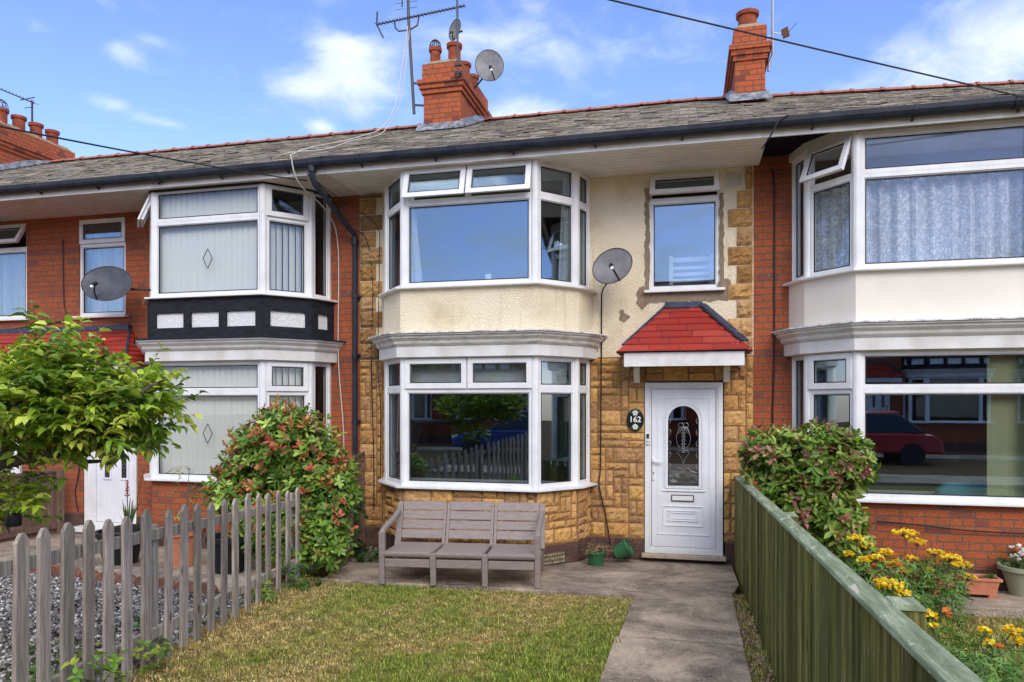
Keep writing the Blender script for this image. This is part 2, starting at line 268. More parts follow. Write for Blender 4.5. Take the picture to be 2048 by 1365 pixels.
m = Mat('blind_fabric'); uv = m.coord(); m.set((.86, .86, .79), .85, .15)
tl = m.n('ShaderNodeBsdfTranslucent'); tl.inputs['Color'].default_value = (.6, .6, .55, 1); mm = m.n('ShaderNodeMixShader'); mm.inputs[0].default_value = .3
m.l(m.p.outputs[0], mm.inputs[1]); m.l(tl.outputs[0], mm.inputs[2]); m.l(mm.outputs[0], m.o.inputs[0])
m = Mat('blind_green'); m.set((.55, .56, .30), .85, .15)

# ------------------------------------------------------------------ geometry helpers
def tag(o, label=None, cat=None, group=None, kind=None):
    if label: o['label'] = label
    if cat: o['category'] = cat
    if group: o['group'] = group
    if kind: o['kind'] = kind
    return o
def empty(name, loc=(0, 0, 0), label=None, cat=None, group=None, parent=None):
    o = bpy.data.objects.new(name, None); o.empty_display_size = .2; col.objects.link(o); o.location = loc; o.parent = parent
    return tag(o, label, cat, group)
class MB:
    def __init__(s): s.v = []; s.f = []; s.c = []; s.cc = (1, 1, 1)
    def add(s, pts, faces):
        b = len(s.v); s.v += [tuple(p) for p in pts]; s.c += [s.cc] * len(pts); s.f += [tuple(b + i for i in f) for f in faces]; return s
    def hexa(s, p):      # 8 points: bottom ring 0-3 counter-clockwise seen from above, top ring 4-7
        return s.add(p, [(3, 2, 1, 0), (4, 5, 6, 7), (0, 1, 5, 4), (1, 2, 6, 5), (2, 3, 7, 6), (3, 0, 4, 7)])
    def box(s, x0, x1, y0, y1, z0, z1):
        return s.hexa([(x0, y0, z0), (x1, y0, z0), (x1, y1, z0), (x0, y1, z0), (x0, y0, z1), (x1, y0, z1), (x1, y1, z1), (x0, y1, z1)])
    def obox(s, T, u0, u1, z0, z1, n0, n1):   # T maps (u, z, n): n is outward
        return s.hexa([T(u0, z0, n1), T(u1, z0, n1), T(u1, z0, n0), T(u0, z0, n0), T(u0, z1, n1), T(u1, z1, n1), T(u1, z1, n0), T(u0, z1, n0)])
    def ring(s, T, u0, u1, z0, z1, w, n0, n1, wb=None):
        wb = wb or w
        s.obox(T, u0, u1, z1 - w, z1, n0, n1); s.obox(T, u0, u1, z0, z0 + wb, n0, n1)
        s.obox(T, u0, u0 + w, z0 + wb, z1 - w, n0, n1); s.obox(T, u1 - w, u1, z0 + wb, z1 - w, n0, n1); return s
    def prism(s, poly, z0, z1):   # poly counter-clockwise from above
        n = len(poly); return s.add([(x, y, z0) for x, y in poly] + [(x, y, z1) for x, y in poly],
            [tuple(range(n))[::-1], tuple(range(n, 2 * n))] + [(i, (i + 1) % n, n + (i + 1) % n, n + i) for i in range(n)])
    def bar(s, a, b, w, h=None, up=(0, 0, 1)):
        a = Vector(a); b = Vector(b); h = h or w; d = (b - a).normalized(); up = Vector(up)
        if abs(d.dot(up)) > .98: up = Vector((1, 0, 0)) if abs(d.x) < .9 else Vector((0, 1, 0))
        r = d.cross(up).normalized() * w / 2; u = r.cross(d).normalized() * h / 2
        return s.hexa([a - r - u, a + r - u, b + r - u, b - r - u, a - r + u, a + r + u, b + r + u, b - r + u])
    def tube(s, pts, r, n=8, r1=None, cap=True):
        pts = [Vector(p) for p in pts]; k = len(pts); b = len(s.v); prev = None
        for i, p in enumerate(pts):
            d = (pts[min(i + 1, k - 1)] - pts[max(i - 1, 0)]).normalized()
            if prev is None: prev = d.orthogonal().normalized()
            a = (prev - d * prev.dot(d)).normalized(); prev = a; c = d.cross(a)
            rr = r if r1 is None else r + (r1 - r) * i / max(1, k - 1)
            for j in range(n):
                t = 2 * math.pi * j / n; s.v.append(tuple(p + (a * math.cos(t) + c * math.sin(t)) * rr)); s.c.append(s.cc)
        for i in range(k - 1):
            for j in range(n):
                q = (j + 1) % n; s.f.append((b + i * n + j, b + i * n + q, b + (i + 1) * n + q, b + (i + 1) * n + j))
        if cap: s.f.append(tuple(b + j for j in range(n))[::-1]); s.f.append(tuple(b + (k - 1) * n + j for j in range(n)))
        return s
    def lathe(s, prof, o=(0, 0, 0), n=20, sx=1, sy=1):
        b = len(s.v); k = len(prof)
        for r, z in prof:
            for j in range(n):
                t = 2 * math.pi * j / n; s.v.append((o[0] + r * sx * math.cos(t), o[1] + r * sy * math.sin(t), o[2] + z)); s.c.append(s.cc)
        for i in range(k - 1):
            for j in range(n):
                q = (j + 1) % n; s.f.append((b + i * n + j, b + i * n + q, b + (i + 1) * n + q, b + (i + 1) * n + j))
        s.f.append(tuple(b + j for j in range(n))[::-1]); s.f.append(tuple(b + (k - 1) * n + j for j in range(n))); return s
    def plate(s, T, pts, n0, n1):  # polygon (u, z), extruded along n
        k = len(pts); return s.add([T(u, z, n0) for u, z in pts] + [T(u, z, n1) for u, z in pts],
            [tuple(range(k))[::-1], tuple(range(k, 2 * k))] + [(i, (i + 1) % k, k + (i + 1) % k, k + i) for i in range(k)])
    def build(s, name, mat, parent=None, smooth=False, bevel=0, loc=None):
        me = bpy.data.meshes.new(name); me.from_pydata(s.v, [], s.f)
        if loc is not None: me.transform(Matrix.Translation(-Vector(loc)))
        uvl = me.uv_layers.new(name='UVMap'); dat = np.zeros(len(me.loops) * 2, np.float32); V = s.v
        for p in me.polygons:
            nx, ny, nz = p.normal; li = p.loop_start
            if abs(nz) > .7: t = (1, 0); 
            else:
                L = math.hypot(nx, ny) or 1; t = (-ny / L, nx / L)
            for q in range(p.loop_total):
                x, y, z = V[me.loops[li + q].vertex_index]
                if abs(nz) > .7: dat[2 * (li + q)] = x; dat[2 * (li + q) + 1] = y
                else: dat[2 * (li + q)] = x * t[0] + y * t[1] + 20; dat[2 * (li + q) + 1] = z + 5
        uvl.data.foreach_set('uv', dat)
        ca = me.color_attributes.new('Col', 'FLOAT_COLOR', 'POINT')
        ca.data.foreach_set('color', np.array([(a, b, c, 1) for a, b, c in s.c], np.float32).ravel())
        if smooth: me.polygons.foreach_set('use_smooth', [True] * len(me.polygons))
        me.materials.append(M[mat] if isinstance(mat, str) else mat)
        o = bpy.data.objects.new(name, me); col.objects.link(o); o.parent = parent
        if loc is not None: o.location = loc
        if bevel:
            bv = o.modifiers.new('bevel', 'BEVEL'); bv.width = bevel; bv.segments = 2; bv.limit_method = 'ANGLE'
        if smooth:
            try:
                me.set_sharp_from_angle(angle=R(40))
            except Exception: pass
        return o
def inst(TV, TF, pos, mats, cols):
    """many copies of one small template baked into arrays: TV (k,3), TF list of faces, pos (N,3), mats (N,3,3), cols (N,3)"""
    N = len(pos); k = len(TV); V = np.einsum('nij,kj->nki', mats, TV) + pos[:, None, :]
    tri = [list(f) for f in TF]; idx = []; starts = []; tot_ = 0; sizes = [len(f) for f in tri]; flat = np.array([i for f in tri for i in f])
    L = (flat[None, :] + (np.arange(N) * k)[:, None]).ravel()
    return V.reshape(-1, 3), L, np.tile(sizes, N), np.repeat(cols, k, axis=0)
def np_mesh(name, parts, mat, parent=None, smooth=False):
    V = []; L = []; S = []; C = []; b = 0
    for v, l, s_, c in parts: V.append(v); L.append(l + b); S.append(s_); C.append(c); b += len(v)
    V = np.concatenate(V).astype(np.float32); L = np.concatenate(L).astype(np.int32); S = np.concatenate(S).astype(np.int32); C = np.concatenate(C).astype(np.float32)
    me = bpy.data.meshes.new(name); me.vertices.add(len(V)); me.vertices.foreach_set('co', V.ravel())
    me.loops.add(len(L)); me.loops.foreach_set('vertex_index', L); me.polygons.add(len(S))
    st = np.concatenate([[0], np.cumsum(S)[:-1]]).astype(np.int32); me.polygons.foreach_set('loop_start', st); me.polygons.foreach_set('loop_total', S)
    me.update(calc_edges=True); me.validate()
    ca = me.color_attributes.new('Col', 'FLOAT_COLOR', 'POINT'); ca.data.foreach_set('color', np.c_[C, np.ones(len(C))].astype(np.float32).ravel())
    if smooth: me.polygons.foreach_set('use_smooth', [True] * len(me.polygons))
    me.materials.append(M[mat]); o = bpy.data.objects.new(name, me); col.objects.link(o); o.parent = parent; return o
def frames(d, roll=None):     # (N,3) directions -> matrices whose x axis is d
    d = d / np.linalg.norm(d, axis=1, keepdims=True); up = np.tile([0., 0, 1], (len(d), 1)); m_ = np.abs(d[:, 2]) > .97; up[m_] = [1, 0, 0]
    s = np.cross(up, d); s /= np.linalg.norm(s, axis=1, keepdims=True); n = np.cross(d, s)
    if roll is not None:
        c, q = np.cos(roll)[:, None], np.sin(roll)[:, None]; s, n = s * c + n * q, n * c - s * q
    return np.stack([d, s, n], axis=2)
def leaf_tpl(wd=.5, droop=.18, fold=.10, ser=False):
    V = [(0, 0, 0), (.35, 0, -droop * .12), (.7, 0, -droop * .5), (1, 0, -droop), (.30, wd / 2, fold - droop * .1), (.68, wd * .42, fold - droop * .45), (.30, -wd / 2, fold - droop * .1), (.68, -wd * .42, fold - droop * .45)]
    F = [(0, 1, 4), (0, 6, 1), (1, 2, 5, 4), (1, 6, 7, 2), (2, 3, 5), (2, 7, 3)]; return np.array(V), F
def gz(y): return -.046 * y
def pal(N, cols, j=.15):
    c = np.array(cols)[rng.integers(0, len(cols), N)]; return np.clip(c * (1 + j * rng.standard_normal((N, 1))), .003, 1)
# ---HOUSES---
def Twall(ox, oy=0.0):       # plane facing the street: u -> x, n outward -> -y
    return lambda u, z, n: (ox + u, oy - n, z)
def Tfacet(P0, P1):
    dx, dy = P1[0] - P0[0], P1[1] - P0[1]; L = math.hypot(dx, dy); dx /= L; dy /= L
    return (lambda u, z, n: (P0[0] + dx * u + dy * n, P0[1] + dy * u - dx * n, z)), L
def offset_line(pts, d):
    out = []; n = len(pts)
    for i, p in enumerate(pts):
        if i == 0 or i == n - 1:
            q = pts[1] if i == 0 else pts[-2]; e = (q[0] - p[0], q[1] - p[1]) if i == 0 else (p[0] - q[0], p[1] - q[1])
            L = math.hypot(*e); nx, ny = e[1] / L, -e[0] / L
            t = (-ny * d) / (e[1] / L) if abs(e[1]) > 1e-6 else 0      # slide along the edge so that it ends on the wall plane
            out.append((p[0] + nx * d + e[0] / L * t, p[1] + ny * d + e[1] / L * t))
        else:
            a = pts[i - 1]; b = pts[i + 1]; e1 = (p[0] - a[0], p[1] - a[1]); e2 = (b[0] - p[0], b[1] - p[1]); l1 = math.hypot(*e1); l2 = math.hypot(*e2)
            n1_ = (e1[1] / l1, -e1[0] / l1); n2_ = (e2[1] / l2, -e2[0] / l2); k = 1 + n1_[0] * n2_[0] + n1_[1] * n2_[1]
            out.append((p[0] + (n1_[0] + n2_[0]) / k * d, p[1] + (n1_[1] + n2_[1]) / k * d))
    return out
BAY = [(-3.90, 0), (-3.79, -.35), (-3.37, -.82), (-1.70, -.82), (-1.28, -.35), (-1.17, 0)]
def bay_prism(mb, d, z0, z1, base=BAY, back=.0):
    o = offset_line(base, d); poly = [(o[0][0], back)] + o + [(o[-1][0], back)] if back else o
    return mb.prism(poly, z0, z1)
def mould(mb, prof):           # solid moulding along the bay outline, prof = [(offset, z)...] from bottom to top
    k = len(BAY); rows = [offset_line(BAY, d) for d, _ in prof]
    pts = [(x, y, prof[i][1]) for i, r in enumerate(rows) for x, y in r]; fs = []
    for i in range(len(prof) - 1):
        for j in range(k - 1): fs.append((i * k + j, i * k + j + 1, (i + 1) * k + j + 1, (i + 1) * k + j))
    fs.append(tuple(range(k))[::-1]); t = (len(prof) - 1) * k; fs.append(tuple(range(t, t + k)))
    fs.append(tuple(i * k for i in range(len(prof)))); fs.append(tuple(i * k + k - 1 for i in range(len(prof)))[::-1])
    return mb.add(pts, fs)

def window_cells(T, cells, parent, fr, glassm='glass'):
    """fr collects the frame; fixed panes and sashes become children of parent. cell = (kind, u0, u1, z0, z1, opening degrees)"""
    todo = []
    for kind, u0, u1, z0, z1, op in cells:
        if kind == 'fix':
            fr.ring(T, u0, u1, z0, z1, .042, -.06, 0); fr.ring(T, u0 + .042, u1 - .042, z0 + .042, z1 - .042, .014, -.05, -.014)
            todo.append(('gasket', MB().ring(T, u0 + .052, u1 - .052, z0 + .052, z1 - .052, .011, -.024, -.0125), 'black_rubber', 0)); todo.append(('pane', MB().obox(T, u0 + .056, u1 - .056, z0 + .056, z1 - .056, -.042, -.024), glassm, 0))
        else:
            fr.ring(T, u0, u1, z0, z1, .03, -.06, 0)
            a = R(op); zt = z1 - .008
            def TS(u, z, n, a=a, zt=zt):
                h = zt - z; return T(u, zt - h * math.cos(a) + n * math.sin(a) , n * math.cos(a) + h * math.sin(a))
            sm = MB().ring(TS, u0 + .008, u1 - .008, z0 + .008, z1 - .008, .062, .002, .028); sm.ring(TS, u0 + .07, u1 - .07, z0 + .07, z1 - .07, .012, -.02, .015)
            if op:
                sm.ring(TS, u0 + .034, u1 - .034, z0 + .034, z1 - .034, .03, -.04, .001)
            todo.append(('sash', sm, 'upvc', .004)); todo.append(('gasket', MB().ring(TS, u0 + .076, u1 - .076, z0 + .076, z1 - .076, .010, .004, .0165), 'black_rubber', 0)); todo.append(('pane', MB().obox(TS, u0 + .08, u1 - .08, z0 + .08, z1 - .08, -.012, .004), glassm, 0))
            if op:
                st = MB(); hh = (z1 - z0) * .55
                for uu in (u0 + .02, u1 - .02): st.bar(T(uu, z1 - hh, -.02), TS(uu, z1 - hh * .98, -.02), .012, .004)
                todo.append(('stay', st, 'metal_grey', 0))
    return lambda P: [t[1].build(t[0], t[2], P, bevel=t[3]) for t in todo]

def bay_window(house, z0, z1, front, ang_l, ang_r, ret_l, ret_r, glassm='glass', d=0.0):
    pts = offset_line(BAY, d); fr = MB(); fns = []
    for i, cells in enumerate((ret_l, ang_l, front, ang_r, ret_r)):
        T, L = Tfacet(pts[i], pts[i + 1]); g = .035
        cs = [(k, g + (L - 2 * g) * a, g + (L - 2 * g) * b, c, e, op) for k, a, b, c, e, op in cells]
        fns.append(window_cells(T, cs, None, fr, glassm))
    for i, p in enumerate(pts):
        if 0 < i < 5:
            a = offset_line(pts, -.03)[i]; fr.lathe([(.052, z0), (.052, z1)], (a[0], a[1], 0), 10)
        else:
            sgn = 1 if i == 0 else -1; fr.box(min(p[0], p[0] + sgn * .09), max(p[0], p[0] + sgn * .09), -.045, .02, z0, z1)
    o = fr.build('bay_window', 'upvc', house, bevel=.003)
    for f_ in fns: f_(o)
    s = MB(); mould(s, [(.075, z0 - .035), (.10, z0 - .03), (.10, z0 - .008), (.0, z0 + .003)]); s.build('sill', 'upvc', o, bevel=.003)
    return o

def stone_faces(mb, T, rects, mod=.092, proud=.03, seed=1, palette=None, hols=()):
    """rock-faced blocks of many sizes packed into the rectangle (u0,u1,z0,z1)"""
    rd = random.Random(seed); palette = palette or [(.64, .38, .145), (.67, .41, .16), (.58, .33, .12), (.54, .31, .13), (.61, .38, .17), (.48, .28, .13), (.65, .39, .14)]
    for (u0, u1, z0, z1) in rects:
        nu = max(1, round((u1 - u0) / mod)); nz = max(1, round((z1 - z0) / mod)); du = (u1 - u0) / nu; dz = (z1 - z0) / nz
        used = [[False] * nu for _ in range(nz)]
        for j in range(nz):
            for i in range(nu):
                if used[j][i]: continue
                opts = [(3, 2), (2, 2), (3, 1), (2, 1), (1, 2), (4, 2), (3, 2), (3, 1), (4, 1)]; rd.shuffle(opts); w_, h_ = 1, 1
                for a, b in opts + [(2, 1), (1, 2)]:
                    if i + a <= nu and j + b <= nz and all(not used[j + q][i + p] for p in range(a) for q in range(b)): w_, h_ = a, b; break
                for p in range(w_):
                    for q in range(h_): used[j + q][i + p] = True
                block(mb, T, u0 + i * du, u0 + (i + w_) * du, z0 + j * dz, z0 + (j + h_) * dz, proud, rd, palette)
def block(mb, T, a0, a1, b0, b1, proud, rd, palette, gap=.0085):
    a0 += gap; a1 -= gap; b0 += gap; b1 -= gap; c = rd.choice(palette); k = rd.uniform(.82, 1.15); mb.cc = tuple(v * k for v in c)
    nu = max(3, round((a1 - a0) / .045) + 1); nz = max(3, round((b1 - b0) / .04) + 1); pts = []; fs = []; g = {}
    tilt = rd.uniform(-.3, .3)
    for j in range(nz + 1):
        for i in range(nu + 1):
            s_, t_ = i / nu, j / nz; edge = i in (0, nu) or j in (0, nz)
            n = (proud * .28 if edge else proud * rd.uniform(.55, 1.25) + proud * .5 * (tilt * (t_ - .5)))
            ju = 0 if i in (0, nu) else rd.uniform(-.008, .008); jz = 0 if j in (0, nz) else rd.uniform(-.008, .008)
            e = .003 if edge else 0
            g[i, j] = len(pts); pts.append(T(a0 + (a1 - a0) * s_ + ju + (rd.uniform(-e, e)), b0 + (b1 - b0) * t_ + jz + rd.uniform(-e, e), n))
    for j in range(nz):
        for i in range(nu): fs.append((g[i, j], g[i + 1, j], g[i + 1, j + 1], g[i, j + 1]))
    ring_ = [g[i, 0] for i in range(nu + 1)] + [g[nu, j] for j in range(1, nz + 1)] + [g[i, nz] for i in range(nu - 1, -1, -1)] + [g[0, j] for j in range(nz - 1, 0, -1)]
    cs = [T(a0, b0, -.004), T(a1, b0, -.004), T(a1, b1, -.004), T(a0, b1, -.004)]; b = len(pts); pts += cs
    q = [(0, nu), (nu, nu + nz), (nu + nz, 2 * nu + nz), (2 * nu + nz, 2 * nu + 2 * nz)]; m_ = len(ring_)
    for e, (s0, s1) in enumerate(q):
        for r_ in range(s0, s1): pass
        fs.append(tuple([b + e, b + (e + 1) % 4] + [ring_[r_ % m_] for r_ in range(s1, s0 - 1, -1)]))
    mb.add(pts, fs)

def roof_z(y, x):
    zr = 7.06 - max(0, x) * .045; return 4.965 + (y + 1.03) / 4.53 * (zr - 4.965)
def slates(x0, x1, rows, wx):   # wx maps local x to world x for the sag of the ridge
    L = []; rd = np.random.default_rng(int(abs(wx(x0)) * 10)); P = []; Q = []; C = []
    for r_ in range(rows):
        y0 = -1.03 + 4.53 * r_ / rows; y1 = -1.03 + 4.53 * (r_ + 1.15) / rows; y1 = min(y1, 3.5); n = int((x1 - x0) / .23); off = (r_ % 2) * .5
        for i in range(-1, n + 1):
            a = max(x0, x0 + (i + off) * .23 + .003); b = min(x1, x0 + (i + off + 1) * .23 - .003)
            if b - a < .02: continue
            h = .014 + rd.uniform(0, .009) + (rd.random() < .08) * .010; hb = .006; dy = rd.uniform(-.02, .02); tl = rd.uniform(-.006, .006)
            pts = [(a, y0 + dy, roof_z(y0 + dy, wx(a)) + h + tl), (b, y0 + dy, roof_z(y0 + dy, wx(b)) + h - tl), (b, y1, roof_z(y1, wx(b)) + hb), (a, y1, roof_z(y1, wx(a)) + hb)]
            lo = [(p[0], p[1], p[2] - .012) for p in pts]; P += lo + pts
            c = np.array([(.16, .15, .135), (.21, .195, .17), (.12, .115, .108), (.27, .25, .21), (.17, .145, .12)][rd.integers(0, 5)]) * rd.uniform(.68, 1.32)
            C += [tuple(c)] * 8
    mb = MB(); mb.v = P; mb.c = C
    mb.f = [tuple(8 * k + i for i in f) for k in range(len(P) // 8) for f in ((3, 2, 1, 0), (4, 5, 6, 7), (0, 1, 5, 4), (1, 2, 6, 5), (2, 3, 7, 6), (3, 0, 4, 7))]
    return mb

def blind(P0, P1, z0, z1, label, group, mat='blind_fabric', root=None, inset=.11, step=.085, ang=25, name='vertical_blind'):
    """hanging vertical slats behind a window facet, in house coordinates"""
    T, L = Tfacet(P0, P1); mb = MB(); u = .05; k = 0
    ca, sa = math.cos(R(ang)), math.sin(R(ang))
    while u < L - .05:
        w_ = .045; j = .002 * math.sin(k * 3.7); q = ang + 6 * math.sin(k * 2.3); ca, sa = math.cos(R(q)), math.sin(R(q))
        for a, b in ((-w_, 0), (0, w_)):
            bow = .004
            pa = [T(u + a * ca, z0 + j, -inset + a * sa + (bow if a == 0 else 0)), T(u + b * ca, z0 + j, -inset + b * sa + (bow if b == 0 else 0))]
            pb = [T(u + a * ca, z1, -inset + a * sa + (bow if a == 0 else 0)), T(u + b * ca, z1, -inset + b * sa + (bow if b == 0 else 0))]
            mb.add([pa[0], pa[1], pb[1], pb[0]], [(0, 1, 2, 3)])
        u += step; k += 1
    o = mb.build(name, mat); sol = o.modifiers.new('thick', 'SOLIDIFY'); sol.thickness = .0012
    place(o, root); return tag(o, label, 'blind' if 'blind' in name else 'curtain', group)
def place(o, root):
    if root is not None: o.matrix_world = Matrix.Translation(root.location) @ Matrix.Diagonal((root.scale.x, 1, 1, 1))

def chimney(house, X0, X1, Y0, Y1, zb, zt, pots, base_off=0.03):
    s = MB(); s.box(X0, X1, Y0, Y1, zb - .6, zt - .50)
    for k, (o_, a, b) in enumerate([(.03, zt - .50, zt - .425), (.06, zt - .425, zt - .35), (.09, zt - .35, zt - .275), (.02, zt - .275, zt)]): s.box(X0 - o_, X1 + o_, Y0 - o_, Y1 + o_, a, b)
    st = s.build('chimney', 'brick_chimney', house)
    c = MB(); c.hexa([(X0, Y0, zt), (X1, Y0, zt), (X1, Y1, zt), (X0, Y1, zt), (X0 + .08, Y0 + .08, zt + .09), (X1 - .08, Y0 + .08, zt + .09), (X1 - .08, Y1 - .08, zt + .09), (X0 + .08, Y1 - .08, zt + .09)])
    c.build('flaunching', 'cement', st)
    for (px, py, r_, h, cage) in pots:
        p = MB(); p.lathe([(r_ * .86, 0), (r_ * .88, h * .8), (r_ * 1.08, h * .82), (r_ * 1.12, h), (r_ * .92, h), (r_ * .85, h * .5), (.01, h * .45)], (px, py, zt + .03), 20)
        po = p.build('chimney_pot', 'clay_pot', st, smooth=True)
        if cage:
            g = MB()
            for k in range(6):
                a = math.pi * k / 6; g.tube([(px + math.cos(a) * r_ * math.cos(t), py + math.sin(a) * r_ * math.cos(t), zt + .03 + h + .02 + r_ * 1.35 * math.sin(t)) for t in [math.pi * i / 12 for i in range(13)]], .006, 5)
            for t in (.0, .5, 1.0):
                rr = r_ * math.cos(t); g.tube([(px + rr * math.cos(a), py + rr * math.sin(a), zt + .05 + h + r_ * 1.35 * math.sin(t)) for a in [2 * math.pi * i / 16 for i in range(17)]], .005, 5)
            g.build('bird_guard', 'metal_dark', po)
    f_ = MB(); zf = lambda y: roof_z(y, 0)
    f_.hexa([(X0 - .09, Y0 - .16, zf(Y0 - .16) + .035), (X1 + .09, Y0 - .16, zf(Y0 - .16) + .035), (X1 + .09, Y0 - .006, zf(Y0) + .035), (X0 - .09, Y0 - .006, zf(Y0) + .035), (X0 - .09, Y0 - .16, zf(Y0 - .16) + .045), (X1 + .09, Y0 - .16, zf(Y0 - .16) + .045), (X1 + .09, Y0 - .012, zf(Y0) + .13), (X0 - .09, Y0 - .012, zf(Y0) + .13)])
    for xa, xb in ((X0 - .09, X0 - .004), (X1 + .004, X1 + .09)):
        for k in range(5):
            ya = Y0 + k * .25; yb = ya + .26; f_.hexa([(xa, ya, zf(ya) + .03), (xb, ya, zf(ya) + .03), (xb, yb, zf(yb) + .03), (xa, yb, zf(yb) + .03), (xa, ya, zf(ya) + .05), (xb, ya, zf(ya) + .16), (xb, yb, zf(yb) + .16), (xa, yb, zf(yb) + .05)] if xa < X0 - .05 else
                [(xa, ya, zf(ya) + .03), (xb, ya, zf(ya) + .03), (xb, yb, zf(yb) + .03), (xa, yb, zf(yb) + .03), (xa, ya, zf(ya) + .16), (xb, ya, zf(ya) + .05), (xb, yb, zf(yb) + .05), (xa, yb, zf(yb) + .16)])
    f_.build('flashing', 'lead_grey', st)
    return st

def house(style, x0, mirror, label):
    s = -1 if mirror else 1
    root = empty('terraced_house', (x0, 0, 0), label, 'house'); root.scale = (s, 1, 1)
    wx = lambda x: x0 + s * x
    C_ = style == 'stone'; wallm = {'stone': 'stone_mortar', 'brick': 'brick_red', 'brick2': 'brick_red'}[style]
    XL, XR = -4.33, .80; e = .0015
    ZS, ZC = .26, 4.80            # plinth top, soffit underside
    nz0, nz1 = (3.33, 4.76) if C_ else (3.25, 4.74)
    # --- front wall in two storeys, pierced by the bay, the door and the narrow window
    DX, NX = (0, 0) if C_ else (-.25, -.10)      # brick houses: door and narrow window stand a little nearer the bay
    def cols(mb, za, zb, y0, y1, narrow):
        dx = NX if narrow else DX
        mb.box(XL + e, -3.90, y0, y1, za, zb); mb.box(-1.17, -.49 + dx, y0, y1, za, zb); mb.box(.47 + dx, XR - e, y0, y1, za, zb)
        lo, hi = ((.0, 2.22) if not narrow else (nz0, nz1))
        if lo > za: mb.box(-.49 + dx, .47 + dx, y0, y1, za, lo)
        if hi < zb: mb.box(-.49 + dx, .47 + dx, y0, y1, hi, zb)
        if narrow: mb.box(-.49 + dx, -.43 + dx, y0, y1, lo, hi); mb.box(.41 + dx, .47 + dx, y0, y1, lo, hi)
    pl = MB(); pl.box(XL + e, -3.9, -.012, .2, -.12, ZS); pl.box(-1.17, -.49 + DX, -.012, .2, -.12, ZS); pl.box(.47 + DX, XR - e, -.012, .2, -.12, ZS); pl.box(-.49 + DX, .47 + DX, -.008, .2, -.12, .055)
    pl.prism(offset_line(BAY, .015), -.12, ZS); plo = pl.build('plinth', 'brick_plinth', root)
    wl_ = MB(); cols(wl_, ZS, 2.53, 0, .2, False); wl_.prism(BAY, ZS, .93); wall = wl_.build('wall', wallm, root)
    wu = MB(); cols(wu, 2.53, 4.9, 0, .2, True)
    sp_top = 3.35
    if C_: wu.prism(offset_line(BAY, .03), 2.80, sp_top)
    elif style == 'brick2': pass
    wu.build('upper_wall', 'render_cream' if C_ else wallm, root)
    if style == 'brick2': MB().prism(offset_line(BAY, .03), 2.80, sp_top).build('bay_spandrel', 'render_white', root)
    if style == 'brick':
        MB().prism(offset_line(BAY, .012), 2.80, sp_top).build('bay_spandrel', 'panel_white', root)
        t = MB(); pts = offset_line(BAY, .013)
        for i in range(5):
            T, L = Tfacet(pts[i], pts[i + 1]); t.obox(T, -.02, L + .02, 3.15, sp_top, 0, .03); t.obox(T, -.02, L + .02, 2.80, 2.95, 0, .03)
            t.obox(T, -.02, .09, 2.95, 3.15, 0, .03); t.obox(T, L - .09, L + .02, 2.95, 3.15, 0, .03)
            if i == 2:
                for q in (1 / 3, 2 / 3): t.obox(T, .04 + (L - .08) * q - .055, .04 + (L - .08) * q + .055, 2.95, 3.15, 0, .03)
        t.build('timbering', 'black_timber', root)
    # --- cornice between the storeys
    c = MB(); mould(c, [(.06, 2.50), (.085, 2.51), (.085, 2.64), (.10, 2.645)]); c.build('cornice_board', 'fascia_white', root)
    c = MB(); mould(c, [(.095, 2.646), (.12, 2.67), (.13, 2.70), (.17, 2.735), (.175, 2.76), (.20, 2.765), (.20, 2.782)]); c.build('cornice', 'cornice_paint' if C_ else 'fascia_white', root)
    c = MB(); mould(c, [(.195, 2.783), (.222, 2.785), (.222, 2.80), (.03, 2.822)]); c.build('cornice_flashing', 'black_timber' if style == 'brick' else 'lead_flashing', root)
    # --- bay windows
    tz, uz = 2.12, 4.40
    fixc = lambda z0, zt, z1: [('fix', 0, 1, z0, zt, 0), ('fix', 0, 1, zt, z1, 0)]
    lo0, lo1, up0, up1 = .95, 2.50, 3.37, 4.80
    if C_:
        bw = bay_window(root, lo0, lo1, [('fix', 0, 1, lo0, tz, 0), ('sash', 0, .5, tz, lo1, 0), ('sash', .5, 1, tz, lo1, 0)], fixc(lo0, tz, lo1), fixc(lo0, tz, lo1), [('fix', 0, 1, lo0, lo1, 0)], fixc(lo0, tz, lo1))
        bu = bay_window(root, up0, up1, [('fix', 0, 1, up0, uz, 0), ('sash', 0, .5, uz, up1, 17), ('sash', .5, 1, uz, up1, 17)], fixc(up0, uz, up1), fixc(up0, uz, up1), [('fix', 0, 1, up0, up1, 0)], fixc(up0, uz, up1))
    else:
        side = lambda a, t_, b, op: [('fix', 0, 1, a, t_, 0), ('sash', 0, 1, t_, b, op)]
        gm = 'glass' if style == 'brick2' else 'glass_soft'
        bw = bay_window(root, lo0, lo1, fixc(lo0, 2.10, lo1), side(lo0, 2.10, lo1, 0), side(lo0, 2.10, lo1, 0), [('fix', 0, 1, lo0, lo1, 0)], [('fix', 0, 1, lo0, lo1, 0)], gm)
        bu = bay_window(root, up0, up1, fixc(up0, 4.37, up1), side(up0, 4.37, up1, 22 if style == 'brick2' else 0), side(up0, 4.37, up1, 0 if style == 'brick2' else 22), [('fix', 0, 1, up0, up1, 0)], [('fix', 0, 1, up0, up1, 0)], 'glass_lace' if style == 'brick2' else gm)
    if style == 'brick':
        for b_, zc in ((bw, 1.55), (bu, 3.86)):
            T, L = Tfacet(BAY[2], BAY[3]); d_ = MB(); k = [(L / 2, zc - .13), (L / 2 + .07, zc), (L / 2, zc + .13), (L / 2 - .07, zc)]
            for i in range(4):
                a, b = k[i], k[(i + 1) % 4]; d_.bar(T(a[0], a[1], -.022), T(b[0], b[1], -.022), .012, .004)
            d_.build('diamond_leading', 'metal_dark', b_)
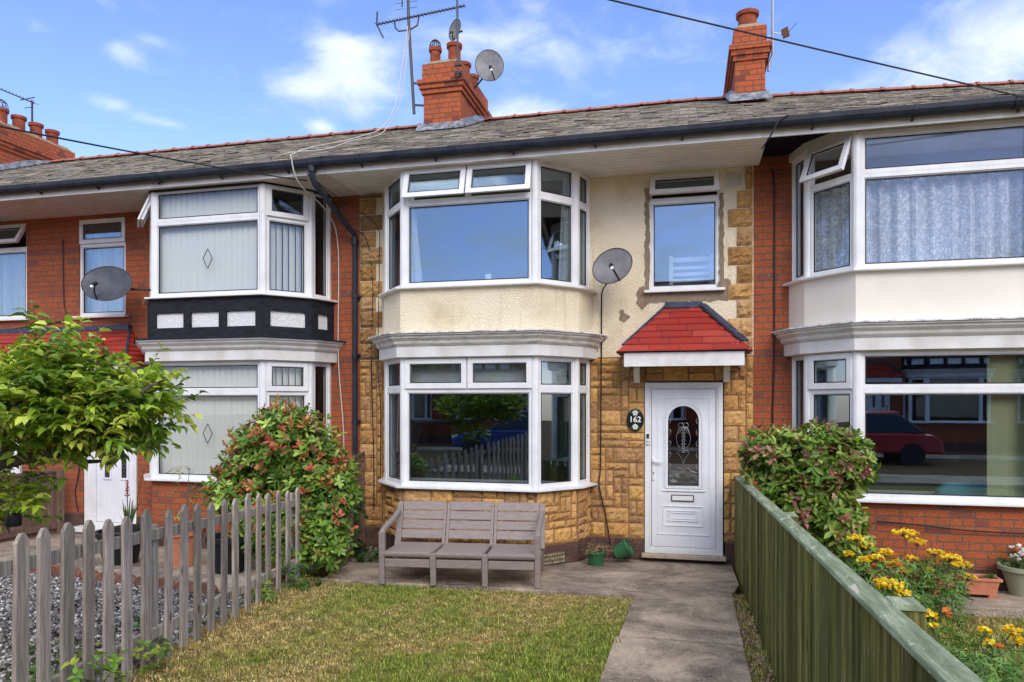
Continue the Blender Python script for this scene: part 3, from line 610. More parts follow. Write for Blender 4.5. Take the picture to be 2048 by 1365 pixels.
    # --- narrow window over the door
    fr = MB(); T = Twall(NX, .02); zt = 4.46 if C_ else 4.36
    fns = window_cells(T, [('fix', -.43, .41, nz0 + .02, zt, 0), ('sash', -.43, .41, zt, nz1, 28 if C_ else (0 if mirror else 30))], None, fr)
    nw = fr.build('narrow_window', 'upvc', root, bevel=.003); fns(nw)
    MB().box(-.49 + NX, .47 + NX, -.07, .05, nz0 - .015, nz0 + .018).build('sill', 'upvc', nw, bevel=.003)
    # --- soffit, fascia, gutter
    so = MB()
    if C_:
        k = 9
        for i in range(k): so.box(XL + e, XR + .06, -.925 + i * .925 / k + .006, -.925 + (i + 1) * .925 / k - .006, ZC, ZC + .02)
        so.box(XL + e, XR + .06, -.94, 0, ZC + .021, ZC + .03); so.box(XR + .06 - .02, XR + .06, -.94, 0, ZC + .03, ZC + .14)
    elif style == 'brick': so.box(XL + e, XR - e, -.93, 0, ZC, ZC + .02)
    if style == 'brick2':
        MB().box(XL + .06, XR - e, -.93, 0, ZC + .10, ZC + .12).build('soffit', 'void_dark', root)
        hd = MB(); o1 = offset_line(BAY, .03); hd.prism(o1, ZC + .001, ZC + .1); hd.build('bay_head', 'fascia_white', root)
    else: so.build('soffit', 'soffit_white' if C_ else 'soffit_worn', root)
    if style == 'brick': MB().prism(offset_line(BAY, .045), ZC - .022, ZC - .002).build('bay_trim', 'black_timber', root)
    MB().box(XL + e, XR - e, -.955, -.931, ZC - .005, 4.955).build('fascia', 'fascia_white', root)
    g = MB(); k = 8; prof = []
    for i in range(k + 1): a = math.pi * i / k; prof.append((-1.02 - .066 * math.cos(a), 4.955 - .098 * math.sin(a) ** .8))
    inner = [(-1.02 + (y + 1.02) * .9, 4.945 + (z - 4.945) * .9) for y, z in prof][::-1]; P = prof + inner; n = len(P)
    def gut(xa, xb, sc_=1.0):
        q = [(-1.02 + (y + 1.02) * sc_, 4.945 + (z - 4.945) * sc_) for y, z in P]
        g.add([(xa, y, z) for y, z in q] + [(xb, y, z) for y, z in q], [tuple(range(n)), tuple(range(n, 2 * n))[::-1]] + [(i, n + i, n + (i + 1) % n, (i + 1) % n) for i in range(n)])
    gut(XL + e, XR - e)
    x = XL + .5
    i = 0
    while x < XR:
        if i % 3 == 2: gut(x - .06, x + .06, 1.13)
        else: gut(x - .012, x + .012, 1.08)
        g.bar((x, -1.03, 4.868), (x, -.957, 4.835), .020, .014); x += .95; i += 1
    g.build('gutter', 'black_plastic', root)
    # --- roof
    ru = MB(); xs = [XL, XR]; ru.add([(a, y, roof_z(y, wx(a)) - .02 + d_) for d_ in (0, .018) for y in (-1.0, 3.5) for a in xs] , [(0, 1, 3, 2), (4, 6, 7, 5), (0, 4, 5, 1), (2, 3, 7, 6), (0, 2, 6, 4), (1, 5, 7, 3)])
    rf = ru.build('roof', 'void_dark', root)
    slates(XL + e, XR - e, 28, wx).build('slates', 'slate', rf)
    zb = lambda a: roof_z(3.5, wx(a))
    MB().add([(XL, 3.52, zb(XL)), (XR, 3.52, zb(XR)), (XR, 8.0, 4.95), (XL, 8.0, 4.95), (XL, 3.52, zb(XL) - .05), (XR, 3.52, zb(XR) - .05), (XR, 8, 4.90), (XL, 8, 4.90)], [(0, 1, 2, 3), (7, 6, 5, 4), (0, 4, 5, 1), (2, 6, 7, 3), (0, 3, 7, 4), (1, 5, 6, 2)]).build('rear_slope', 'slate', rf)
    rd = MB(); k = 0; a = XL
    while a < XR - .02:
        b = min(a + .45, XR - .002)
        for (u, v, rr) in ((a + .004, b - .004, .078), (max(a - .015, XL), a + .03, .098)):
            A = [(0 - rr * 1.2 * math.cos(t), rr * .75 * math.sin(t) - .01) for t in [math.pi * i / 6 for i in range(7)]]; n = 7
            rd.add([(u, 3.5 + y, zb(u) + .02 + z) for y, z in A] + [(v, 3.5 + y, zb(v) + .02 + z) for y, z in A], [tuple(range(n))[::-1], tuple(range(n, 2 * n))] + [(i, i + 1, n + i + 1, n + i) for i in range(6)] + [(6, 0, n, n + 6)])
        a += .45
    rd.build('ridge_tiles', 'ridge_clay', rf)
    # --- inside: floors, party walls, back wall
    it = MB(); it.box(XL + e, XR - e, .2, 3.9, -.1, .08); it.box(XL + e, XR - e, .2, 3.9, 2.58, 2.76); it.box(XL + e, XR - e, .2, 3.9, 4.86, 4.9); it.box(XL + e, XR - e, 3.7, 3.9, .08, 2.58); it.box(XL + e, XR - e, 3.7, 3.9, 2.76, 4.86)
    it.box(XL + e, XL + .08, .2, 3.7, .08, 2.58); it.box(XL + e, XL + .08, .2, 3.7, 2.76, 4.86); it.box(XR - .08, XR - e, .2, 3.7, .08, 2.58); it.box(XR - .08, XR - e, .2, 3.7, 2.76, 4.86)
    it.box(-.9, -.82, .2, 3.7, .08, 2.58); it.box(-.9, -.82, .2, 3.7, 2.76, 4.86); it.prism(offset_line(BAY, -.09), 2.52, 2.79); it.build('interior', 'interior', root)
    return root

# ------------------------------------------------------------------ doors and canopies
def text_mesh(txt, size, depth):
    c = bpy.data.curves.new('t', 'FONT'); c.body = txt; c.size = size; c.extrude = depth; c.align_x = 'CENTER'; c.align_y = 'CENTER'; c.offset = size * .018
    o = bpy.data.objects.new('t', c); col.objects.link(o); bpy.context.view_layer.update()
    me = bpy.data.meshes.new_from_object(o.evaluated_get(bpy.context.evaluated_depsgraph_get())); bpy.data.objects.remove(o); return me
def arch(cx, hw, zb, zs, n=14, inset=0):
    hw -= inset; return [(cx - hw, zb + inset), (cx + hw, zb + inset)] + [(cx + hw * math.cos(math.pi * i / n), zs + hw * math.sin(math.pi * i / n)) for i in range(n + 1)]
def band(mb, T, A, B, n0, n1):      # strip between two matching outlines
    k = len(A); mb.add([T(u, z, n0) for u, z in A] + [T(u, z, n0) for u, z in B] + [T(u, z, n1) for u, z in A] + [T(u, z, n1) for u, z in B],
        [f for i in range(k) for j in [(i + 1) % k] for f in ((2 * k + i, 2 * k + j, 3 * k + j, 3 * k + i), (i, 2 * k + i, 2 * k + j, j), (k + j, 3 * k + j, 3 * k + i, k + i))])
def rect(u0, u1, z0, z1): return [(u0, z0), (u1, z0), (u1, z1), (u0, z1)]
def door_stone(root):
    T = Twall(0, 0); fr = MB(); fr.ring(T, -.485, .445, .10, 2.205, .055, -.08, .02); fr.ring(T, -.43, .39, .155, 2.15, .022, -.06, .008)
    d = fr.build('door', 'upvc', root, bevel=.004)
    MB().ring(T, -.410, .370, .174, 2.131, .010, -.02, -.0035).build('gasket', 'metal_grey', d)
    lf = MB(); cx = -.02; G = arch(cx, .187, .935, 1.735)
    # leaf as bands around the arched light, then raised mouldings
    O = [(-.405, .18), (.365, .18)] + [(max(-.405, min(.365, cx + 1.2 * math.cos(math.pi * i / 14))), min(2.125, 1.735 + 1.2 * math.sin(math.pi * i / 14)) if 0 < i < 14 else 1.735) for i in range(15)]
    O = [(-.405, .18), (.365, .18)] + [(.365, 1.735), (.365, 1.85), (.365, 1.98), (.365, 2.125), (.28, 2.125), (.2, 2.125), (.09, 2.125), (cx, 2.125), (-.13, 2.125), (-.24, 2.125), (-.32, 2.125), (-.405, 2.125), (-.405, 1.98), (-.405, 1.85), (-.405, 1.735)]
    band(lf, T, G, O, -.045, -.005)
    band(lf, T, arch(cx, .187, .935, 1.735), arch(cx, .215, .907, 1.735), -.01, .012)
    band(lf, T, arch(cx, .225, .897, 1.735), arch(cx, .237, .885, 1.735), -.01, .004)
    lf.obox(T, cx - .255, cx + .255, .868, .886, -.01, .012)
    for (a, b, c, e, n1) in ((-.335, .297, .33, 2.02, .003), (-.27, .21, .44, .69, .006), (-.215, .155, .50, .635, .006), (-.19, .13, .525, .61, .003)):
        lf.ring(T, a, b, c, e, .012, -.01, n1)
    lf.build('door_leaf', 'door_white', d, bevel=.003)
    MB().plate(T, arch(cx, .19, .93, 1.735), -.028, -.014).build('door_glass', 'glass_door', d)
    s = MB()
    def sp(pts, r=.0026): s.tube([T(u, z, -.010) for u, z in pts], r, 5)
    for sg in (-1, 1):
        c = lambda u: cx + sg * u
        sp([(c(.0 + .085 * math.sin(t)), 1.52 + .13 * math.cos(t)) for t in [math.pi * i / 12 for i in range(11)]])
        sp([(c(.02 + .05 * math.sin(t * 1.2)), 1.62 + .045 * math.cos(t * 1.9)) for t in [i * .3 for i in range(12)]])
        sp([(c(.10 - .06 * math.cos(t)), 1.03 + .05 * math.sin(t)) for t in [i * .35 for i in range(16)]]); sp([(c(.10 - .035 * math.cos(t)), 1.03 + .03 * math.sin(t)) for t in [i * .35 for i in range(16)]])
        sp([(c(.0), 1.12), (c(.05), 1.16), (c(.09), 1.12), (c(.16), 1.10)]); sp([(c(.03), 1.38), (c(.07), 1.34), (c(.02), 1.27), (c(.0), 1.2)])
        for k in range(6):
            z = 1.0 + k * .14; sp([(c(.165), z), (c(.15), z + .04), (c(.165), z + .07)], .004)
        sp([(c(.03 + .03 * math.sin(t)), 1.68 + .03 * math.cos(t)) for t in [i * .4 for i in range(16)]])
    for k in range(7): sp([(cx + .02 * math.cos(t), 1.36 + k * .045 + .014 * math.sin(t)) for t in [i * .8 for i in range(9)]], .003)
    s.build('leaded_pattern', 'metal_grey', d)
    lb = MB(); lb.ring(T, -.165, .105, .745, .825, .010, -.01, .008); lo = lb.build('letterbox', 'metal_dark', d); MB().obox(T, -.154, .094, .757, .813, -.01, .006).build('letter_flap', 'plastic_white', lo) if False else None
    MB().obox(T, -.154, .094, .756, .814, -.01, .009).build('letter_flap', 'plastic_white', d, bevel=.003)
    h = MB(); h.obox(T, -.395, -.368, 1.0, 1.27, -.005, .014); h.bar(T(-.381, 1.235, .012), T(-.381, 1.235, .05), .018); h.bar(T(-.388, 1.235, .048), T(-.265, 1.228, .048), .016, .022); h.build('handle', 'plastic_white', d, bevel=.004)
    MB().obox(T, -.388, -.376, 1.07, 1.10, .012, .0155).build('keyhole', 'black_rubber', d)
    b = MB(); b.obox(T, -.468, -.425, 1.44, 1.58, .02, .045); bo = b.build('doorbell', 'plastic_white', d, bevel=.006)
    MB().obox(T, -.462, -.431, 1.515, 1.573, .045, .048).build('bell_camera', 'black_rubber', d)
    bb = MB().lathe([(.010, 0), (.010, .004)], (0, 0, 0), 12).build('bell_button', 'metal_grey', d)
    bb.rotation_euler = (R(90), 0, 0); bb.location = (-.4465, -.045, 1.475)
    MB().box(-.52, .48, -.10, .05, .052, .098).build('door_step', 'step_stone', d, bevel=.006)
def door_brick(root):
    T = Twall(-.25, 0); fr = MB(); fr.ring(T, -.485, .445, .10, 2.205, .055, -.08, .02); fr.obox(T, .25, .39, .155, 2.15, -.06, .008)
    d = fr.build('door', 'upvc', root, bevel=.004)
    lf = MB(); lf.obox(T, -.425, .245, .16, 2.145, -.05, -.005); lites = []
    for a, b in ((-.335, -.185), (-.035, .115)):
        for c, e in ((.80, 1.22), (1.42, 2.0)):
            lf.ring(T, a, b, c, e, .03, -.006, .012, .03); lites.append((a + .03, b - .03, c + .03, e - .03))
    lf.build('door_leaf', 'door_white', d, bevel=.003)
    g = MB(); ld = MB()
    for a, b, c, e in lites:
        MB().obox(T, a, b, c, e, -.004, .002).build('door_glass', 'plate_black', d); m_ = (a + b) / 2
        for k in range(3):
            zc = c + (e - c) * (k + .5) / 3; h = (e - c) / 7; ld.bar(T(m_, zc - h, .004), T(m_ + .025, zc, .004), .004); ld.bar(T(m_ + .025, zc, .004), T(m_, zc + h, .004), .004); ld.bar(T(m_, zc + h, .004), T(m_ - .025, zc, .004), .004); ld.bar(T(m_ - .025, zc, .004), T(m_, zc - h, .004), .004)
    ld.build('leaded_pattern', 'metal_grey', d)
    MB().ring(T, -.245, .025, 1.295, 1.365, .012, -.006, .010).build('letterbox', 'brass', d); MB().obox(T, -.232, .012, 1.308, 1.352, -.006, .006).build('letter_flap', 'brass', d)
    h = MB(); h.obox(T, -.41, -.38, 1.28, 1.55, -.005, .01); h.bar(T(-.395, 1.49, .01), T(-.395, 1.49, .05), .016); h.bar(T(-.40, 1.49, .045), T(-.27, 1.485, .045), .014, .02); h.build('handle', 'brass', d)
    MB().box(-.77, .25, -.22, .05, .03, .10).build('door_step', 'upvc', d, bevel=.006)
def canopy(root, xa, xb, ra, rb, ze, zr, yp, n, flash, brk=True):
    """lean-to hipped canopy: eave xa..xb at y=-yp, ridge ra..rb on the wall"""
    st = MB(); pal_ = [(.42, .040, .026), (.47, .050, .032), (.35, .032, .022), (.44, .06, .04)]
    # solid core
    core = MB(); core.add([(xa + .02, 0, ze), (xb - .02, 0, ze), (xb - .02, -yp + .02, ze), (xa + .02, -yp + .02, ze), (ra, 0, zr - .02), (rb, 0, zr - .02)], [(0, 1, 2, 3), (3, 2, 5, 4), (2, 1, 5), (0, 3, 4), (1, 0, 4, 5)])
    o = core.build('canopy', 'plate_black' if False else 'lead_blue', root)
    rd = random.Random(4); t = MB()
    for k in range(n):
        f0, f1 = k / n, (k + 1) / n
        def P(f, lift): 
            return (xa + (ra - xa) * f, xb + (rb - xb) * f, -yp * (1 - f) - .0, ze + (zr - ze) * f + lift)
        a0, b0, y0, z0 = P(f0, .026); a1, b1, y1, z1 = P(f1, .010); wd = .36; off = (k % 2) * .18 + rd.uniform(-.03, .03); u = a0 - off
        while u < b0:
            v = u + wd + rd.uniform(-.02, .02); l, r_ = max(u, a0) + .002, min(v, b0) - .002
            if r_ - l > .02:
                lt, rt = max(l, a1), min(r_, b1)
                if rt > lt or True:
                    if rt <= lt: lt = rt = (max(a1, min(b1, (l + r_) / 2)))
                    t.cc = rd.choice(pal_); j = rd.uniform(0, .006)
                    t.hexa([(l, y0 - .012, z0 - .018 + j), (r_, y0 - .012, z0 - .018 + j), (rt, y1, z1 - .012), (lt, y1, z1 - .012), (l, y0 - .012, z0 + j), (r_, y0 - .012, z0 + j), (rt, y1, z1), (lt, y1, z1)])
            u = v
        for sx, e0, e1 in ((-1, a0, a1), (1, b0, b1)):      # side hips
            t.cc = pal_[0]; q = [(e0 + sx * .012, y0, z0 - .018), (e0 + sx * .012, 0, z0 - .018), (e1, 0, z1 - .01), (e1, y1, z1 - .01)]
            lo = [(x, y, z - .012) for x, y, z in q]; t.add(lo + q, [(3, 2, 1, 0), (4, 5, 6, 7), (0, 1, 5, 4), (1, 2, 6, 5), (2, 3, 7, 6), (3, 0, 4, 7)])
    t.build('canopy_tiles', 'canopy_red', o)
    f = MB(); f.bar((ra - .02, -.03, zr + .015), (rb + .02, -.03, zr + .01), .09, .07)
    f.bar((rb + .015, -.025, zr + .02), (rb + (xb - rb) * .88, -yp * .85, ze + (zr - ze) * .13 + .04), .12, .022) if flash else None
    f.bar((ra, -.02, zr + .02), (ra + (xa - ra) * .9, -yp * .88, ze + (zr - ze) * .10 + .03), .03, .02)
    f.build('hip_flashing', 'lead_blue', o)
    b = MB(); b.box(xa + .075, xb - .075, -yp + .035, -yp + .06, ze - .165, ze - .005); b.box(xa + .075, xa + .10, -yp + .061, -.001, ze - .165, ze - .005); b.box(xb - .10, xb - .075, -yp + .061, -.001, ze - .165, ze - .005)
    b.build('canopy_board', 'cornice_paint' if False else 'fascia_white', o)
    MB().box(xa + .101, xb - .101, -yp + .061, -.001, ze - .14, ze - .12).build('canopy_soffit', 'soffit_worn', o)
    if brk:
        for x in (xa + .19, xb - .24):
            k = MB(); k.add([(x + a, y, z) for a in (-.035, .035) for y, z in ((-.001, ze - .34), (-.045, ze - .34), (-.07, ze - .30), (-.16, ze - .17), (-.16, ze - .142), (-.001, ze - .142))], [tuple(range(6)), tuple(range(6, 12))[::-1]] + [(i, 6 + i, 6 + (i + 1) % 6, (i + 1) % 6) for i in range(6)])
            k.build('canopy_bracket', 'soffit_white', o)
    return o

# ------------------------------------------------------------------ the terrace
centre = house('stone', 0, False, 'terraced house with orange stone cladding below and cream roughcast above, in the middle')
left = house('brick', -8.66, True, 'red brick terraced house with black and white timber panels under its upper bay window')
right = house('brick2', 5.13, False, 'red brick terraced house with smooth white panel between bay windows and lace curtains')
farl = house('brick', -10.26, False, 'red brick terraced house at the far left edge, mostly behind the tree')
# stone cladding of the middle house
sm = MB(); T0 = Twall(0, 0)
stone_faces(sm, T0, [(-1.165, -.49, .27, 2.52)], seed=3); stone_faces(sm, T0, [(.452, .80, .27, 2.52)], seed=5); stone_faces(sm, T0, [(-4.325, -3.91, .27, 2.52)], seed=8)
stone_faces(sm, T0, [(-.47, .45, 2.225, 2.52)], seed=9, mod=.1)
for i in range(5):
    T, L = Tfacet(BAY[i], BAY[i + 1]); stone_faces(sm, T, [(.01, L - .01, .27, .915)], seed=20 + i)
rq = random.Random(12); pq = [(.54, .33, .13), (.47, .27, .10), (.58, .38, .18), (.40, .23, .10)]
z = 2.54; k = 0
while z < 4.74:                      # quoins of alternating width up both edges
    h = rq.uniform(.19, .24)
    block(sm, T0, (.70 if z + h > 4.56 else .50 if k % 2 else .60), .795, z, min(z + h, 4.79), .05, rq, pq); block(sm, T0, -4.325, (-3.99 if (k + 1) % 2 else -4.08), z, min(z + h, 4.79), .05, rq, pq); z += h; k += 1
sm.build('stone_cladding', 'stone', centre)
# bare patches where the roughcast has come away
def blob(cx, cz, rx, rz, seed, n=26, irr=.18):
    r_ = random.Random(seed); return [(cx + rx * (1 + r_.uniform(-irr, irr)) * math.cos(2 * math.pi * i / n), cz + rz * (1 + r_.uniform(-irr, irr)) * math.sin(2 * math.pi * i / n)) for i in range(n)]
pb = MB(); r_ = random.Random(3)
def ragged(u0, u1, z0, z1, j=.018, st=.05):
    P = []; n = max(2, int((u1 - u0) / st)); P += [(u0 + (u1 - u0) * i / n, z0 + r_.uniform(-j, j)) for i in range(n)]
    n = max(2, int((z1 - z0) / st)); P += [(u1 + r_.uniform(-j, j), z0 + (z1 - z0) * i / n) for i in range(n)]
    n = max(2, int((u1 - u0) / st)); P += [(u1 - (u1 - u0) * i / n, z1 + r_.uniform(-j, j) * .3) for i in range(n)]
    n = max(2, int((z1 - z0) / st)); P += [(u0 + r_.uniform(-j, j), z1 - (z1 - z0) * i / n) for i in range(n)]; return P
pb.plate(T0, ragged(-.46, .50, 3.19, 3.335), 0, .003); pb.plate(T0, blob(-.50, 3.27, .09, .14, 5), 0, .004); pb.plate(T0, blob(.47, 3.34, .09, .12, 6), 0, .0045)
pb.plate(T0, ragged(-.485, -.43, 3.33, 4.62, .012), 0, .0035); pb.plate(T0, ragged(.405, .455, 3.4, 4.5, .012), 0, .0035)
pb.plate(T0, [(-.80, 2.99), (-.745, 2.955), (-.66, 3.03), (-.70, 3.06), (-.735, 3.075), (-.75, 3.125), (-.79, 3.12), (-.805, 3.09), (-.785, 3.06), (-.80, 3.03)], 0, .004)
pb.build('bare_patches', 'bare_render', centre)
def grille(root, T, u0, u1, z0, z1, nx, nz, mat='cornice_paint', name='air_vent'):
    g = MB(); g.obox(T, u0, u1, z0, z1, 0, .006); hx = (u1 - u0) / nx; hz = (z1 - z0) / nz; w_ = .32
    o = g.build(name + '_back' if False else name, 'black_rubber', root); b = MB()
    for i in range(nx + 1): c = u0 + (u1 - u0) * i / nx; b.obox(T, c - hx * w_ / 2 - .002, c + hx * w_ / 2 + .002, z0 - .01, z1 + .01, .006, .018)
    for i in range(nz + 1): c = z0 + (z1 - z0) * i / nz; b.obox(T, u0 - .012, u1 + .012, c - hz * w_ / 2 - .002, c + hz * w_ / 2 + .002, .007, .0205)
    b.build('grille', mat, o)
grille(centre, T0, .485, .67, 4.575, 4.74, 8, 7)
TF, LF = Tfacet(offset_line(BAY, .015)[3], offset_line(BAY, .015)[4]); grille(centre, TF, .06, .40, .06, .16, 9, 2, 'cement')
grille(centre, Twall(0, -.008), -.16, .12, -.03, .045, 6, 2, 'brick_plinth')
grille(left, T0, .72, .95, .28, .36, 8, 1, 'plastic_white')
door_stone(centre); door_brick(left); door_brick(farl); door_brick(right)
canopy(centre, -.77, .725, -.22, .185, 2.545, 3.14, .62, 7, True)
canopy(left, -1.06, 2.66, -.62, 2.22, 2.50, 3.06, .62, 8, True)
# chimneys stand on the party walls
chimney(centre, -4.27, -3.62, 2.30, 3.9, 6.5, 7.63, [(-4.12, 2.46, .10, .30, True), (-3.78, 2.46, .12, .33, False), (-3.80, 3.05, .12, .28, False), (-3.80, 3.55, .12, .28, False)])
chimney(centre, .735, 1.165, 2.25, 3.9, 6.5, 7.60, [(.93, 2.50, .155, .30, False)])
chimney(farl, -3.9, -2.94, 2.30, 4.1, 6.5, 7.50, [(-3.1, 2.5, .13, .32, True), (-3.1, 2.9, .13, .32, False), (-3.1, 3.3, .13, .32, False), (-3.1, 3.7, .13, .32, False)])
# rainwater pipe between the middle and the left house
dp = MB(); dp.tube([(-4.48, -1.02, 4.88), (-4.48, -1.02, 4.76), (-4.47, -.98, 4.68), (-4.40, -.25, 4.33), (-4.36, -.10, 4.24), (-4.36, -.085, 4.12), (-4.36, -.085, .05)], .036, 12)
for z in (4.86, 4.15): dp.tube([((-4.48 if z > 4.5 else -4.36), (-1.02 if z > 4.5 else -.085), z - .05), ((-4.48 if z > 4.5 else -4.36), (-1.02 if z > 4.5 else -.085), z + .05)], .05, 12)
for z in (3.4, 2.6, 1.7, .8): dp.tube([(-4.36, -.085, z - .02), (-4.36, -.085, z + .02)], .046, 12); dp.box(-4.42, -4.30, -.05, -.03, z - .02, z + .02)
dp.build('downpipe', 'black_plastic', centre, smooth=True)
# number plate beside the middle door
pl = MB(); pl.lathe([(.098, 0), (.105, .006), (.100, .014), (.092, .016)], (0, 0, 0), 36, 1, 1.33); po = pl.build('number_plate', 'plate_black', None, smooth=True)
po.rotation_euler = (R(90), 0, 0); po.location = (-.60, -.036, 1.745); po.parent = centre
tm = text_mesh('162', .098, .002); to = bpy.data.objects.new('number', tm); tm.materials.append(M['petal_white']); col.objects.link(to); to.parent = po; to.location = (0, .003, .0195)
fl = MB(); gr_ = MB()
for cy in (.085, -.085):
    for k in range(5):
        a = R(90 + 72 * k); fl.lathe([(.017, .0165), (.015, .0205)], (.019 * math.cos(a), cy + .019 * math.sin(a), 0), 10)
    for k in range(4): a = R(20 + 50 * k if cy > 0 else 200 + 45 * k); gr_.lathe([(.012, .0163), (.010, .0185)], (.048 * math.cos(a), cy + .036 * math.sin(a) * (1 if cy > 0 else 1), 0), 8, 1.4, .7)
fl.build('painted_flower', 'petal_white', po); gr_.build('painted_leaves', 'paint_green', po)

# ------------------------------------------------------------------ curtains and blinds behind the glass
fv = lambda i, d=0: (offset_line(BAY, d)[i], offset_line(BAY, d)[i + 1])
for (i, a, b, lab) in ((2, 3.43, 4.76, 'white vertical slat blind behind the front pane of the timbered upper bay'), (2, 1.0, 2.46, 'white vertical slat blind behind the front pane of the lower bay beside the left bush'),
        (1, 3.43, 4.3, 'white vertical slat blind in the angled pane of the timbered upper bay'), (1, 1.0, 2.46, 'white vertical slat blind in the angled pane of the lower bay above the left bush')):
    P0, P1 = fv(i); blind(P0, P1, a, b, lab, 'vertical blinds of the left house', root=left, ang=(17 if i == 2 else 26))
def drape(root, pts, z0, z1, mat, label, group=None, amp=.03, freq=38, name='curtain', topfrac=1.0, shrink=None):
    mb = MB(); n = 90; nz = 8; L = 0; seg = []
    for a, b in zip(pts[:-1], pts[1:]): l = math.hypot(b[0] - a[0], b[1] - a[1]); seg.append((L, l, a, b)); L += l
    V = []
    for j in range(nz + 1):
        zf = j / nz
        for i in range(n + 1):
            s_ = L * i / n
            for (s0, l, a, b) in seg:
                if s_ <= s0 + l + 1e-6: break
            t = (s_ - s0) / l; x = a[0] + (b[0] - a[0]) * t; y = a[1] + (b[1] - a[1]) * t; dx, dy = (b[0] - a[0]) / l, (b[1] - a[1]) / l
            o_ = amp * (math.sin(s_ * freq) + .5 * math.sin(s_ * freq * .37 + 1.3) + .3 * math.sin(s_ * freq * 1.9 + zf))
            sh = shrink(s_ / L, zf) if shrink else 0
            V.append((x + dy * o_ + dx * sh, y - dx * o_ + dy * sh, z0 + (z1 - z0) * zf))
    F = [(j * (n + 1) + i, j * (n + 1) + i + 1, (j + 1) * (n + 1) + i + 1, (j + 1) * (n + 1) + i) for j in range(nz) for i in range(n)]
    o = mb.add(V, F).build(name, mat, smooth=True); place(o, root); return tag(o, label, 'curtain', group)
IN = offset_line(BAY, -.14)
drape(right, [IN[2], IN[3]], 3.42, 4.34, 'lace', 'white floral lace curtain across the front of the upper bay', 'lace curtains of the right house')
drape(right, [IN[1], IN[2]], 3.42, 4.34, 'lace', 'white lace curtain in the angled pane under the open sash', 'lace curtains of the right house')
drape(centre, [(-3.36, -.70), (-3.14, -.70)], 3.40, 4.75, 'voile', 'white net curtain gathered at the left of the cream upper bay', 'net curtains of the middle house', .015, 60, shrink=lambda s, z: -.14 * s * z)
drape(centre, [(-1.50, -.48), (-1.34, -.34)], 3.40, 4.70, 'voile', 'white net curtain in the angled pane of the cream upper bay', 'net curtains of the middle house', .015, 60, shrink=lambda s, z: .07 * (1 - s) * z)
drape(left, [(-.42, .14), (.22, .14)], 3.30, 4.34, 'voile', 'white net curtain behind the narrow window with the dark dish', None, .015, 40)
drape(farl, [(-.48, .14), (.26, .14)], 3.30, 4.30, 'voile', 'pale net curtain behind the window at the far left edge', None, .012, 40)
for a, b, lab, k in (((-2.10, -.70), (-1.74, -.70), 'pale green vertical blind gathered in the lower bay at the right edge', .05), ((-3.60, -.38), (-3.50, -.49), 'pale green vertical blind in the angled pane above the right bush', .04)):
    blind(a, b, 1.0, 2.44, lab, None, 'blind_green', right, inset=.02, step=k, ang=12)
# roller blinds in the top lights of the middle lower bay
for (P0, P1, u0, u1, lab) in ((BAY[2], BAY[3], .06, 1.62, 'cream roller blind with small dark motifs behind two top lights'), (BAY[3], BAY[4], .07, .57, 'cream roller blind in the top light of the angled pane beside the dish cable')):
    T, L = Tfacet(P0, P1); q = MB().obox(T, u0, u1, 2.12, 2.46, -.13, -.127); rb = q.build('roller_blind', 'blind_fabric'); tag(rb, lab, 'blind')
    mo = MB(); u = u0 + .12
    while u < u1: mo.obox(T, u - .018, u + .018, 2.175, 2.183, -.127, -.125); mo.obox(T, u - .006, u + .006, 2.16, 2.2, -.127, -.125); u += .185
    mo.build('motif', 'metal_dark', rb)
# furniture seen through the glass
q = MB(); B = Twall(0, .42)
for z in (3.42, 3.50, 3.58, 3.66): q.obox(B, -.16, .30, z, z + .045, 0, .02)
for x in (-.20, .30): q.obox(B, x, x + .05, 3.0, 3.84, -.01, .03)
q.obox(B, -.15, .30, 3.76, 3.82, 0, .02); tag(q.build('headboard', 'plastic_white', bevel=.004), 'white slatted headboard behind the narrow window over the canopy', 'headboard')
c_ = MB(); c_.lathe([(.035, 0), (.04, .02), (.04, .09), (.03, .10)], (0, 0, 0), 16); cj = c_.build('candle_jar', 'petal_white', smooth=True, loc=None); cj.location = (-2.32, -.66, 3.415); tag(cj, 'small pale candle jar on the sill inside the cream upper bay', 'candle')
ch = empty('armchair', (2.98, .0, .08), 'teal upholstered armchair inside the lower bay of the right house', 'armchair')
def cushion(mb, x0, x1, y0, y1, z0, z1, r=.12, n=8):
    cx, cy, cz = (x0 + x1) / 2, (y0 + y1) / 2, (z0 + z1) / 2; rows = []
    P = []; m_ = 16; k = 9
    for i in range(k):
        ph = -math.pi / 2 + math.pi * i / (k - 1)
        for j in range(m_):
            th = 2 * math.pi * j / m_; se = lambda v, e: math.copysign(abs(v) ** e, v)
            P.append((cx + (x1 - x0) / 2 * se(math.cos(ph), .45) * se(math.cos(th), .45), cy + (y1 - y0) / 2 * se(math.cos(ph), .45) * se(math.sin(th), .45), cz + (z1 - z0) / 2 * se(math.sin(ph), .6)))
    F = [(i * m_ + j, i * m_ + (j + 1) % m_, (i + 1) * m_ + (j + 1) % m_, (i + 1) * m_ + j) for i in range(k - 1) for j in range(m_)]
    return mb.add(P, F)
cushion(MB(), -.35, .35, -.45, -.25, .35, 1.02).build('backrest', 'teal_fabric', ch, smooth=True); cushion(MB(), -.36, .36, -.25, .45, .25, .5).build('seat', 'teal_fabric', ch, smooth=True)
for x in (-.3, .3):
    for y in (-.35, .35): MB().bar((x, y, 0), (x, y, .3), .04).build('leg', 'brown_fabric', ch)
so = empty('sofa', (2.6, 1.5, .08), 'dark brown sofa further back in the room behind the teal armchair', 'sofa')
cushion(MB(), -.5, 1.1, -.1, .2, .3, .95).build('backrest', 'dark_fabric', so, smooth=True); cushion(MB(), -.5, 1.1, -.7, -.05, .2, .5).build('seat', 'brown_fabric', so, smooth=True)

